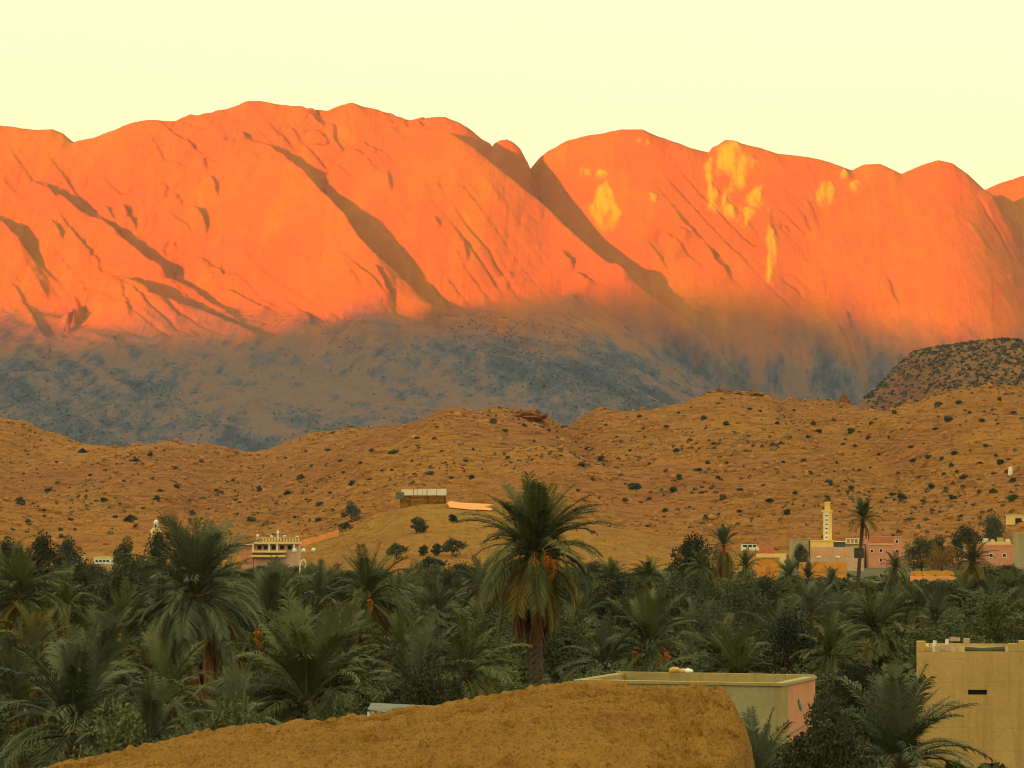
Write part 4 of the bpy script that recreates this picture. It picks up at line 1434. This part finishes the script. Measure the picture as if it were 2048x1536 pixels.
# stones and a white rag on the roof
for j, (px, py, s_, m_, lab) in enumerate([(1352, 1354, 0.22, 'wall_tan', 'larger loose stone lying on the flat roof edge'), (1368, 1356, 0.15, 'wall_mauve', 'smaller loose stone next to the larger roof stone'),
                                           (1380, 1356, 0.16, 'bright_white', 'white crumpled rag beside the stones on the flat roof')]):
    bm = bmesh.new()
    bmesh.ops.create_icosphere(bm, subdivisions=2, radius=1.0)
    for v_ in bm.verts:
        v_.co *= 1 + 0.3 * float(fbm(np.array(v_.co.x * 1.9 + j * 5), np.array(v_.co.y * 1.9 + v_.co.z), 2, 400 + j))
        v_.co.z *= 0.55
    m = bpy.data.meshes.new('roof_stone'); bm.to_mesh(m); bm.free()
    p = at(px, py, 94.8)
    tt = (px - 1024) / FPX * 94.9
    o = link('roof_stone' if j < 2 else 'white_rag', m, m_, None, (tt, float(np.interp(tt, [D_[0], C_[0]], [D_[1], C_[1]])) - 0.1, zr + 0.10 + s_ * 0.3), 0.4 * j, s_)
    tag(o, lab, 'stone' if j < 2 else 'rag')

# --- tan building on the right
Yb = 96.0
k = Yb / FPX
X0 = (1830 - 1024) * k


def qx(px):
    return (px - 1830) * k


def qz(py):
    return EYE - (py - 1086) * k


TB = R(-9.0)
t = thing('tan_building', (X0, Yb, 0), 'tan plastered building with broken parapet and one slit window at the right', 'building', None, TB)


def tb(x, y, z):
    return (X0 + x * math.cos(TB) - y * math.sin(TB), Yb + x * math.sin(TB) + y * math.cos(TB), z)

zs = qz(1382); zsl = 5 * k; xs0, xs1 = qx(1931), qx(1968)
mb = MB()
mb.box(0, 9.5, 0.0, 0.3, -0.3, zs - zsl); mb.box(0, 9.5, 0.0, 0.3, zs + zsl, qz(1302))
mb.box(0, xs0, 0.0, 0.3, zs - zsl, zs + zsl); mb.box(xs1, 9.5, 0.0, 0.3, zs - zsl, zs + zsl)
mb.build('front_wall', 'wall_tan', t)
box('slit_window', 'pane_dark', t, xs0, xs1, 0.18, 0.24, zs - zsl, zs + zsl)
box('side_wall', 'wall_tan', t, 0, 0.3, 0.3, 8, -0.3, qz(1302))
box('side_wall', 'wall_tan', t, 9.2, 9.5, 0.3, 8, -0.3, qz(1302))
box('back_wall', 'wall_tan', t, 0.3, 9.2, 7.7, 8, -0.3, qz(1302))
box('roof_deck', 'roof_earth', t, 0.3, 9.2, 0.3, 7.7, qz(1310), qz(1306))
for (a, b, yt) in [(1830, 1848, 1281), (1848.2, 1860, 1292), (2010, 2030, 1285), (2030.2, 2056, 1279)]:
    box('parapet_step', 'wall_tan', t, qx(a) + 0.003, qx(b), 0.02, 0.32, qz(1302) + 0.002, qz(yt), 0.02)
rb = np.random.default_rng(8)
for (px, py, w_) in [(1902, 1288, 10), (1912, 1293, 8), (1880, 1296, 7)]:
    mb = MB()
    for j in range(5):
        x = qx(px) + 0.18 * rb.normal(); s_ = 0.07 + 0.05 * rb.random()
        z = qz(1302) + 0.02 + 0.09 * j * rb.random() * (1300 - py) / 8
        mb.box(x - s_, x + s_, 0.05 + 0.1 * rb.random(), 0.3, z, z + s_ * 1.3)
    mb.build('rubble', 'wall_mauve', t)
for px, py, ln_, lab in [(1867, 1280, 0.06, 'short white post leaning on the broken parapet nearest the corner'), (1891, 1277, 0.02, 'straight white post on the parapet beside the rubble')]:
    o = MB().tube([(0, 0, 0), (ln_ * 0.4, 0, (1302 - py) * k * 0.55), (ln_, 0, (1302 - py) * k)], [0.07, 0.065, 0.06], 8).build('white_post', 'bright_white')
    o.location = tb(qx(px) - ln_, 0.16, qz(1302))
    tag(o, lab, 'post', 'white posts on the broken parapet')
g = MB().tube([tb(qx(1925), 1.2, qz(1300)), tb(qx(1960), 1.2, qz(1303)), tb(qx(2005), 1.2, qz(1299))], [0.10, 0.11, 0.10], 8).build('green_hose', 'leaf_dark')
tag(g, 'dark green rolled sheet lying along the tan roof', 'sheet')
# grey sheet roof peeping over the boulder on the left
Yq = 62.0
k = Yq / FPX
p = at(735, 1418, Yq)
t = thing('sheet_shelter', (p[0], Yq, 0), 'low shelter with a grey blue sheet roof behind the boulder', 'shelter')
MB().add([(0, 0, p[2]), (1.3, -0.4, p[2] - 0.22), (1.4, 1.6, p[2] - 0.02), (0, 1.7, p[2] + 0.04), (0, 0, p[2] - 0.03), (1.3, -0.4, p[2] - 0.25), (1.4, 1.6, p[2] - 0.05), (0, 1.7, p[2] + 0.01)],
         [(0, 1, 2, 3), (7, 6, 5, 4), (0, 4, 5, 1), (1, 5, 6, 2), (2, 6, 7, 3), (3, 7, 4, 0)]).build('sheet_roof', 'slate_sheet', t)
for x, y in ((0.03, 0.06), (1.25, -0.3), (1.3, 1.5), (0.05, 1.6)):
    MB().tube([(x, y, -0.1), (x, y, p[2] - (0.06 if x < 1 else 0.30))], 0.04, 6).build('post', 'white_paint', t)

# ------------------------------------------------------------------ date palms
FR = {}


def frond_mesh(elev, bend, seed, mat, narrow=1.0, n=62, twist=0.0):
    """unit-long feather leaf in the XZ plane, leaving the origin at elevation elev and bending down by bend degrees"""
    rg = np.random.default_rng(seed)
    V, Q = [], []
    seg = 14
    pts = [np.zeros(3)]
    ang = []
    sway = rg.normal() * 0.12
    for i in range(seg):
        tt = (i + 0.5) / seg
        a_ = R(elev - bend * tt ** 1.3)
        ang.append(a_)
        pts.append(pts[-1] + np.array([math.cos(a_), sway * tt, math.sin(a_)]) / seg)
    pts = np.array(pts)
    # stalk: three-sided
    base = 0
    for i, p in enumerate(pts):
        a_ = ang[min(i, seg - 1)]
        nrm = np.array([-math.sin(a_), 0, math.cos(a_)]); lat = np.array([0, 1.0, 0])
        w_ = 0.013 * (1 - i / seg) ** 0.7 + 0.003
        V += [p + lat * w_, p - lat * w_, p - nrm * w_ * 1.2]
    for i in range(seg):
        a0, b0 = i * 3, i * 3 + 3
        Q += [(a0, a0 + 1, b0 + 1, b0), (a0 + 1, a0 + 2, b0 + 2, b0 + 1), (a0 + 2, a0, b0, b0 + 2)]
    for i in range(n):
        tt = 0.14 + 0.86 * i / n
        f_ = tt * seg; j = min(int(f_), seg - 1); fr_ = f_ - j
        p = pts[j] * (1 - fr_) + pts[j + 1] * fr_
        a_ = ang[j]
        fwd = np.array([math.cos(a_), 0, math.sin(a_)]); nrm = np.array([-math.sin(a_), 0, math.cos(a_)]); lat = np.array([0, 1.0, 0])
        ln_ = 0.20 * math.sin(math.pi * (0.12 + 0.80 * tt)) ** 0.7 * (0.85 + 0.3 * rg.random()) + 0.03
        for sd in (-1, 1):
            sp = R(42 + 14 * rg.normal() * 0.5) * narrow
            lift = 0.28 + 0.15 * rg.normal()
            d = fwd * math.cos(sp) + (lat * sd + nrm * lift) * math.sin(sp)
            d /= np.linalg.norm(d)
            droop = np.array([0, 0, -(0.10 + 0.30 * rg.random()) * ln_])
            tip = p + d * ln_ + droop
            mid = p + d * ln_ * 0.45
            wv_ = np.cross(d, nrm + lat * 0.3 * sd); wv_ /= np.linalg.norm(wv_) + 1e-9
            ww = 0.0058
            b_ = len(V)
            V += [p, mid + wv_ * ww, tip, mid - wv_ * ww]
            Q.append((b_, b_ + 1, b_ + 2, b_ + 3))
    m = npmesh('frond', np.array(V), quads=np.array(Q))
    m.materials.append(MATS[mat])
    return m


ELV = [(84, 18), (72, 38), (58, 60), (42, 78), (24, 88), (4, 80), (-18, 66), (-45, 44)]


def frond_get(i, s, mat, narrow=1.0):
    key = (i, s, mat, narrow)
    if key not in FR:
        FR[key] = frond_mesh(ELV[i][0], ELV[i][1], 500 + i * 10 + s, mat, narrow)
    return FR[key]


def palm_trunk(h, r, lean, seed):
    rg = np.random.default_rng(seed)
    n = 12
    rings = max(8, int(h / 0.16))
    v, f = [], []
    for i in range(rings + 1):
        tt = i / rings
        rr = r * (1.12 - 0.25 * tt + 0.25 * math.exp(-tt * 14)) * (1.0 + (0.25 if tt > 0.88 else 0))
        cx = lean[0] * tt ** 1.4; cy_ = lean[1] * tt ** 1.4
        for k_ in range(n):
            a_ = 2 * math.pi * (k_ + 0.5 * (i % 2)) / n
            b_ = 1 + (0.16 if (k_ + i) % 2 else -0.04) + 0.04 * rg.normal()
            v.append((cx + rr * b_ * math.cos(a_), cy_ + rr * b_ * math.sin(a_), -0.3 + (h + 0.3) * tt))
    for i in range(rings):
        for k_ in range(n):
            k2 = (k_ + 1) % n
            f.append((i * n + k_, i * n + k2, (i + 1) * n + k2, (i + 1) * n + k_))
    f.append(tuple(range(rings * n, rings * n + n)))
    m = pydata('trunk', v, f)
    m.materials.append(MATS['palm_bark'])
    return m


def date_mesh(seed):
    rg = np.random.default_rng(seed)
    mb = MB()
    mb.tube([(0, 0, 0), (0.18, 0, 0.10), (0.36, 0, 0.02), (0.44, 0, -0.2)], [0.022, 0.02, 0.018, 0.012], 5)
    for j in range(70):
        zz = -0.15 - 0.55 * rg.random()
        rr = 0.16 * math.sin(math.pi * min(1, (-zz) / 0.72)) ** 0.6 * math.sqrt(rg.random())
        a_ = rg.random() * 6.28
        c = np.array([0.44 + rr * math.cos(a_), rr * math.sin(a_), zz]); s_ = 0.036
        mb.add([c + np.array(d) * s_ for d in ((1, 0, 0), (-1, 0, 0), (0, 1, 0), (0, -1, 0), (0, 0, 1.5), (0, 0, -1.5))],
               [(0, 2, 4), (2, 1, 4), (1, 3, 4), (3, 0, 4), (2, 0, 5), (1, 2, 5), (3, 1, 5), (0, 3, 5)])
    m = pydata('date_cluster', mb.v, mb.f)
    m.materials.append(MATS['dates'])
    return m


DATES = [date_mesh(i) for i in range(2)]


def palm(px, py, Y, L, label, mix, green='frond_green', trunk_r=0.28, skirt=0, dates=0, lean=(0, 0), seed=0, dead='frond_dead', skirtL=1.0, group='date palms rising from the oasis grove', old='frond_yellow', dscale=1.0, dang=None):
    """crown centre at photo pixel (px, py), Y metres out; mix = number of fronds per steepness class"""
    p = at(px, py, Y)
    h = max(0.5, p[2])
    rg = random.Random(seed + int(px))
    t = thing('date_palm', (p[0] - lean[0], Y - lean[1], 0.0), label, 'palm', group)
    link('trunk', palm_trunk(h, trunk_r, lean, seed + 3), None, t)
    ga = 2.39996
    c = 0
    tx, ty = rg.uniform(-0.12, 0.12), rg.uniform(-0.08, 0.08)
    for cls, n in enumerate(mix):
        for j in range(n):
            az = c * ga + rg.uniform(-0.5, 0.5); c += 1
            mat = green
            if cls >= 6:
                mat = rg.choice([old, green, old, dead])
            elif cls == 5:
                mat = rg.choice([green, green, old])
            s_ = L * rg.uniform(0.72, 1.12) * (0.92 if cls == 0 else 1.0)
            o = link('frond', frond_get(cls, j % 3, mat), None, t, (lean[0], lean[1], h - 0.02 * cls * L + rg.uniform(-0.05, 0.05)), az, s_)
            o.rotation_euler = (tx + rg.uniform(-0.16, 0.16), ty + rg.uniform(-0.18, 0.18), az)
    for j in range(skirt):
        az = j * ga + 0.5
        mat = rg.choice([dead, dead, 'frond_rust', old])
        o = link('dead_frond', frond_get(7, j % 3, mat, 0.38), None, t, (lean[0], lean[1], h - 0.12 * L - rg.uniform(0, 0.10) * L), az, L * rg.uniform(0.75, 1.05) * skirtL)
        o.rotation_euler = (rg.uniform(-0.08, 0.08), R(rg.uniform(8, 22)), az)
    for j in range(dates):
        az = (dang[j] if dang else -math.pi / 2 + (j - (dates - 1) / 2) * 0.8 + rg.uniform(-0.2, 0.2))
        link('date_cluster', DATES[j % 2], None, t, (lean[0] + 0.14 * L * math.cos(az), lean[1] + 0.14 * L * math.sin(az), h - 0.02 * L - 0.10 * j), az, 0.40 * L * dscale * rg.uniform(0.85, 1.1))
    return t


palm(1070, 1100, 138, 3.8, 'large green palm with ragged brown skirt and orange dates in the centre', (20, 22, 18, 13, 12, 12, 8, 4), 'frond_green', 0.33, 22, 3, seed=1, skirtL=0.98, dang=[-1.15, -1.6, -0.85], dscale=1.0)
palm(392, 1188, 120, 3.25, 'grey green palm with thick hanging skirt at the left', (22, 24, 16, 10, 10, 12, 16, 26), 'frond_grey', 0.50, 40, 0, seed=2, skirtL=1.12, old='frond_grey')
palm(1727, 1036, 400, 2.9, 'tallest slim palm with small tuft beside the minaret', (7, 9, 9, 9, 7, 5, 2, 0), 'frond_green', 0.24, 3, 0, (0.9, 0), 3)
palm(1447, 1090, 400, 3.0, 'tall palm with round tuft and yellow hanging fronds right of the dark tree', (12, 13, 9, 4, 3, 3, 5, 8), 'frond_grey', 0.32, 14, 2, (0.2, 0), 4, 'frond_yellow', 1.5)
palm(1402, 1132, 350, 2.6, 'yellowish drooping palm left of the round tufted one', (3, 5, 5, 6, 6, 7, 8, 8), 'frond_green', 0.30, 12, 0, (0, 0), 5, 'frond_yellow')
palm(1492, 1132, 300, 2.2, 'leaning palm with dark slanted trunk by the pale pole', (4, 6, 6, 6, 6, 5, 4, 3), 'frond_green', 0.22, 6, 0, (1.4, 0), 6, 'frond_yellow')
palm(1222, 1158, 290, 2.4, 'palm with full round head just right of the large central palm', (8, 9, 8, 7, 6, 6, 5, 4), 'frond_green', 0.24, 6, 0, (0, 0), 7)
palm(1298, 1152, 300, 2.5, 'wide flat headed palm between round headed palm and dark tree', (3, 5, 8, 9, 8, 8, 5, 3), 'frond_green', 0.22, 6, 0, (0, 0), 8)
palm(1578, 1150, 330, 2.3, 'upright palm with rusty skirt below the grey block', (9, 9, 8, 6, 5, 4, 3, 4), 'frond_grey', 0.24, 10, 0, (0, 0), 9, 'frond_rust')
palm(1616, 1158, 345, 2.2, 'narrow upright palm in front of the ochre wall left end', (9, 9, 7, 6, 4, 3, 3, 3), 'frond_grey', 0.22, 5, 0, (0, 0), 10)
palm(1662, 1160, 380, 2.0, 'thin dark palm in front of the ochre wall right end', (8, 8, 6, 5, 4, 3, 2, 2), 'frond_grey', 0.20, 4, 0, (0, 0), 11)
palm(1945, 1122, 330, 3.0, 'broad headed palm with yellow hanging fronds before the pink corner house', (6, 8, 9, 10, 9, 9, 8, 8), 'frond_green', 0.30, 14, 0, (0, 0), 12, 'frond_yellow', 1.3)
palm(1790, 1135, 380, 2.4, 'bushy palm below the pink house', (4, 6, 8, 8, 7, 6, 4, 3), 'frond_green', 0.24, 6, 0, (0, 0), 13)
palm(1300, 1292, 150, 3.2, 'low palm with orange date clusters above the flat roof house', (6, 8, 8, 7, 7, 8, 8, 6), 'frond_green', 0.26, 6, 3, (0, 0), 14, dang=[-2.6, -0.5, -1.1])
palm(1476, 1352, 130, 2.6, 'small palm with one orange date cluster behind the flat roof', (3, 5, 6, 6, 7, 6, 5, 3), 'frond_green', 0.24, 3, 1, (0, 0), 15)
palm(1750, 1262, 170, 3.3, 'palm with bare dark trunk and long arching fronds right of the flat roof house', (4, 6, 7, 8, 8, 7, 6, 3), 'frond_green', 0.30, 5, 0, (0, 0), 16)
palm(735, 1190, 170, 3.2, 'palm with brown trunk and dead strands between left palm and knoll', (6, 8, 9, 9, 9, 8, 6, 4), 'frond_green', 0.34, 7, 1, (0, 0), 17)
palm(615, 1395, 95, 3.5, 'big dark young palm fanning out behind the left boulder slope', (9, 10, 11, 11, 9, 6, 4, 2), 'frond_green', 0.30, 3, 0, (0, 0), 18)
palm(150, 1448, 85, 3.2, 'grey green young palm fanning up in the lower left corner', (9, 10, 11, 9, 8, 6, 4, 2), 'frond_grey', 0.26, 3, 0, (0, 0), 19)
palm(1795, 1520, 78, 2.65, 'dark young palm spreading in front of the tan building', (8, 9, 10, 10, 8, 7, 4, 2), 'frond_grey', 0.26, 2, 0, (0, 0), 20)
palm(535, 1250, 130, 3.0, 'palm with orange dates half hidden behind the big young palm', (8, 9, 9, 7, 6, 6, 4, 3), 'frond_grey', 0.28, 4, 2, (0, 0), 21, dang=[-1.9, -1.2], dscale=1.15)
palm(872, 1235, 200, 2.9, 'upright palm left of the large central palm', (9, 9, 8, 6, 5, 4, 4, 3), 'frond_grey', 0.24, 6, 0, (0, 0), 22)
palm(42, 1190, 160, 3.0, 'palm with yellow hanging fronds at the left frame edge', (6, 7, 8, 7, 7, 7, 8, 8), 'frond_green', 0.30, 12, 0, (0, 0), 23, 'frond_yellow')
palm(75, 1300, 112, 2.3, 'yellowing arched palm at the left edge below the hanging one', (1, 3, 4, 6, 8, 8, 6, 3), 'frond_yellow', 0.26, 3, 0, (0, 0), 24)
palm(930, 1345, 116, 2.8, 'low spreading palm just above the boulder left of the central trunk', (4, 5, 7, 8, 8, 6, 4, 2), 'frond_green', 0.24, 4, 0, (0, 0), 25)
palm(1518, 1545, 74, 1.7, 'small blue green palm sprouting at the boulder right end', (6, 6, 5, 4, 3, 2, 0, 0), 'frond_grey', 0.14, 0, 0, (0, 0), 26)
palm(300, 1480, 80, 1.9, 'low grey palm tuft just behind the boulder left slope', (7, 7, 6, 6, 4, 3, 0, 0), 'frond_grey', 0.16, 0, 0, (0, 0), 27)
palm(470, 1455, 84, 2.0, 'small palm tuft between skirted palm trunk and boulder', (6, 6, 6, 6, 4, 3, 0, 0), 'frond_grey', 0.16, 0, 0, (0, 0), 28)
palm(250, 1260, 150, 2.7, 'green palm behind the lower left young palm', (5, 6, 7, 7, 6, 5, 4, 3), 'frond_green', 0.24, 5, 1, (0, 0), 29)
palm(1160, 1240, 210, 2.4, 'small dark palm under the central palm at its right', (5, 6, 6, 6, 5, 5, 4, 3), 'frond_green', 0.2, 4, 0, (0, 0), 30)
palm(2020, 1180, 260, 2.3, 'dark palm at the right frame edge below the pink corner house', (5, 6, 7, 7, 6, 5, 4, 2), 'frond_green', 0.24, 5, 0, (0, 0), 31)
palm(1840, 1215, 230, 2.4, 'low palm behind the tan building corner', (5, 6, 6, 6, 6, 5, 3, 2), 'frond_green', 0.2, 4, 0, (0, 0), 32)

FILL = [(205, 1330, 128), (330, 1400, 100), (470, 1310, 140), (690, 1310, 135), (800, 1300, 150), (840, 1380, 108), (960, 1255, 190), (1130, 1310, 160), (1210, 1330, 150),
        (1400, 1260, 185), (1440, 1330, 140), (1560, 1280, 165), (1620, 1230, 210), (1660, 1310, 140), (1675, 1235, 215), (1870, 1245, 180), (1930, 1205, 220), (1990, 1245, 170), (30, 1400, 96),
        (130, 1210, 190), (320, 1215, 200), (640, 1195, 230), (800, 1190, 240), (960, 1170, 270), (1350, 1195, 250), (1510, 1205, 240), (450, 1185, 210), (590, 1290, 150)]
for n_, (px, py, Y) in enumerate(FILL):
    r_ = random.Random(900 + n_)
    mx = [(6, 7, 6, 5, 4, 3, 2, 1), (3, 4, 5, 6, 6, 5, 3, 2), (4, 5, 5, 5, 4, 4, 4, 3)][n_ % 3]
    palm(px, py, Y, r_.uniform(2.3, 3.1), '%s palm %s' % (('upright grey', 'spreading green', 'drooping')[n_ % 3], 'near the front of the grove' if Y < 145 else 'in the middle of the grove' if Y < 205 else 'in the back of the grove'),
         mx, ('frond_grey', 'frond_green', 'frond_grey')[n_ % 3], r_.uniform(0.18, 0.26), r_.randint(1, 5), 0, (r_.uniform(-0.4, 0.4), 0), 60 + n_, group='smaller palms filling the grove')

# ------------------------------------------------------------------ village and grove trees singled out
SPECIAL = [(1383, 1180, 420, 104, 1.0, 1, 'dark round evergreen left of the tall tufted palm', None),
           (1600, 1120, 700, 30, 1.1, 1, 'small dark tree in front of the grey block', None),
           (1840, 1140, 640, 62, 1.1, 1, 'dark spreading tree right of the pink house', None), (1880, 1140, 660, 70, 1.0, 3, 'dark upright tree behind the golden trees', None),
           (1930, 1110, 780, 56, 1.2, 1, 'dark blue green tree on the slope behind the terraces', None), (1985, 1090, 820, 50, 1.1, 6, 'dark tree below the cream hut', None),
           (1868, 1150, 630, 60, 0.8, 8, 'golden orange tree on the terrace, left of two', None), (1905, 1150, 625, 58, 0.8, 8, 'golden orange tree on the terrace, right of two', None),
           (90, 1150, 420, 78, 1.0, 1, 'dark round tree at the left rising above the grove', None), (140, 1150, 460, 70, 0.9, 1, 'dark tree left of the small white house', None),
           (15, 1170, 380, 95, 0.9, 3, 'dark tall tree at the far left edge', None), (258, 1175, 330, 100, 0.7, 3, 'dark slim tree on a brown trunk right of the white house', None),
           (318, 1120, 500, 55, 1.0, 1, 'green tree in front of the domed tower', None), (1105, 1060, 0, 0, 0, 0, '', None)]
for px, py, Y, hp, w, pi, lab, _ in SPECIAL:
    if not lab:
        continue
    kk = Y / FPX
    zt = EYE + (1086 - (py - hp)) * kk
    pr_ = GOLD if pi == 8 else TREES[pi]
    tree('tree', pr_, ((px - 1024) * kk, Y, 0), max(zt, 1.5) * 1.02, lab, 'tree', 'trees standing out of the grove', w * hp * kk / max(zt, 1.5) if hp * kk < zt else w)
# dark round shrub in front of the pink wall
for px, py, Y, h, w, pi, lab in [(1655, 1395, 84, 3.05, 0.42, 6, 'dense dark round tree hiding the foot of the pink wall'), (1720, 1330, 105, 3.2, 0.8, 1, 'dark leafy tree between pink wall and tan building'),
                                 (1592, 1490, 80, 2.3, 0.6, 6, 'low dark bush below the grey corner of the flat roof house'),
                                 (1545, 1490, 82, 2.0, 0.7, 6, 'low dark bush below the grey front of the flat roof house'), (1490, 1490, 84, 1.7, 0.6, 6, 'low dark bush squeezed between boulder end and grey front wall')]:
    tree('tree', BUSH, ((px - 1024) * Y / FPX, Y, 0), h, lab, 'tree', 'leafy trees near the houses', w)

# ------------------------------------------------------------------ the grove itself
rg = random.Random(21)
BLOCK = [(1.2, 10.5, 84, 97), (12.6, 24, 90, 105)]
KEEP = [(1718, 400, 1208, 10), (1070, 138, 1335, 60), (392, 120, 1415, 65), (735, 170, 1300, 40), (1300, 150, 1335, 45), (1750, 170, 1395, 30)]
ZONE = [(330, 'the left grove'), (700, 'the grove below the villa'), (1000, 'the grove below the knoll'), (1330, 'the thicket beside the central palm'),
        (1700, 'the thicket below the mosque'), (2300, 'the right grove')]
KINDN = ['grey olive', 'dark green', 'spreading olive', 'narrow dark', 'wide olive', 'silvery', 'broad dark', 'mid green']
cnt = 0
Yrow = 68.0
while Yrow < 690:
    ytop = float(np.interp(Yrow, [68, 80, 100, 120, 150, 200, 300, 450, 690], [1450, 1425, 1375, 1325, 1262, 1190, 1150, 1142, 1136]))
    zt = EYE - (ytop - 1086) * Yrow / FPX
    half = 0.178 * Yrow + 5.0
    x = -half + rg.uniform(0, 3)
    while x < half:
        h = zt * rg.choice([0.6, 0.75, 0.9, 1.0, 1.1, 1.25]) * rg.uniform(0.92, 1.08)
        Yt = Yrow * rg.uniform(0.93, 1.07)
        px = 1024 + FPX * x / Yt
        if 1490 < px < 1965 and Yt > 230:
            h = min(h, EYE - (1163 - 1086) * Yt / FPX)
        if px < 340 and Yt > 200:
            h *= 1.2
        if 135 < px < 235 and Yt > 150:
            h = min(h, EYE - (1134 - 1086) * Yt / FPX)
        if 460 < px < 640 and Yt > 150:
            h = min(h, EYE - (1122 - 1086) * Yt / FPX)
        rad = rg.uniform(1.7, 2.9) * float(np.interp(Yt, [70, 120, 200, 500], [0.55, 0.8, 1.0, 1.35]))
        h = max(h, 0.4)
        wd = rad / 0.62 / h
        ok = not any(a - rad * 0.8 < x < b + rad * 0.8 and c - 1.5 < Yt < d + 1.5 for a, b, c, d in BLOCK)
        if 1130 < px < 1640 and Yt < 90 or Yt < 97 and px > 1700:
            ok = False
        for kpx, kY, kpy, hw in KEEP:
            if Yt < kY + 2 and abs(px - kpx) < hw + 0.8 * rad * FPX / Yt:
                zlim = EYE - (kpy - 1086) * Yt / FPX
                if h > max(0.5, zlim):
                    h = max(0.5, zlim); wd = min(wd, 1.6)
        if ok and h > 0.9:
            pi = rg.randrange(8)
            zn = next(z for lim, z in ZONE if px < lim)
            rowname = 'front of ' if Yt < 115 else 'middle of ' if Yt < 240 else 'back of '
            lab = '%s tree, %s%s' % (KINDN[pi], rowname, zn)
            tree('grove_tree', TREES[pi], (x, Yt, float(ground_height(np.array(x), np.array(Yt)))), h, lab, 'tree', KINDN[pi] + ' trees, ' + rowname + zn, wd)
            cnt += 1
        x += rad * rg.uniform(1.15, 1.9)
    Yrow *= 1.17
print('GROVE', cnt)

# low growth under the trees (nobody could count it)
N = 13000
gy_ = 60 * np.exp(rng.random(N) * math.log(640 / 60.0))
gx_ = rng.uniform(-1, 1, N) * (0.20 * gy_ + 16)
keep = np.ones(N, bool)
for a, b, c, d in BLOCK:
    keep &= ~((gx_ > a - 0.4) & (gx_ < b + 0.4) & (gy_ > c + 4) & (gy_ < d))
gx_, gy_ = gx_[keep], gy_[keep]
scrub_mesh('undergrowth', gx_, gy_, ground_height(gx_, gy_), 0.30 + 0.5 * rng.random(len(gx_)) * np.clip(gy_ / 150, 0.6, 1.6), 'leaf_olive', 'low green growth covering the grove floor', 16)

# ------------------------------------------------------------------ tell look-alikes apart by their order in the view
ORD = ['first', 'second', 'third', 'fourth', 'fifth', 'sixth', 'seventh', 'eighth', 'ninth', 'tenth', 'eleventh', 'twelfth', 'thirteenth', 'fourteenth', 'fifteenth', 'sixteenth', 'seventeenth', 'eighteenth', 'nineteenth', 'twentieth']
same = {}
for o in COL.objects:
    if o.parent is None and o.get('label') and o.get('group'):
        same.setdefault(o['label'], []).append(o)
for lab, os_ in same.items():
    if 1 < len(os_) <= 20:
        os_.sort(key=lambda o: o.location.x / max(o.location.y, 1))
        for n_, o in enumerate(os_):
            o['label'] = lab + ', %s from left' % ORD[n_]
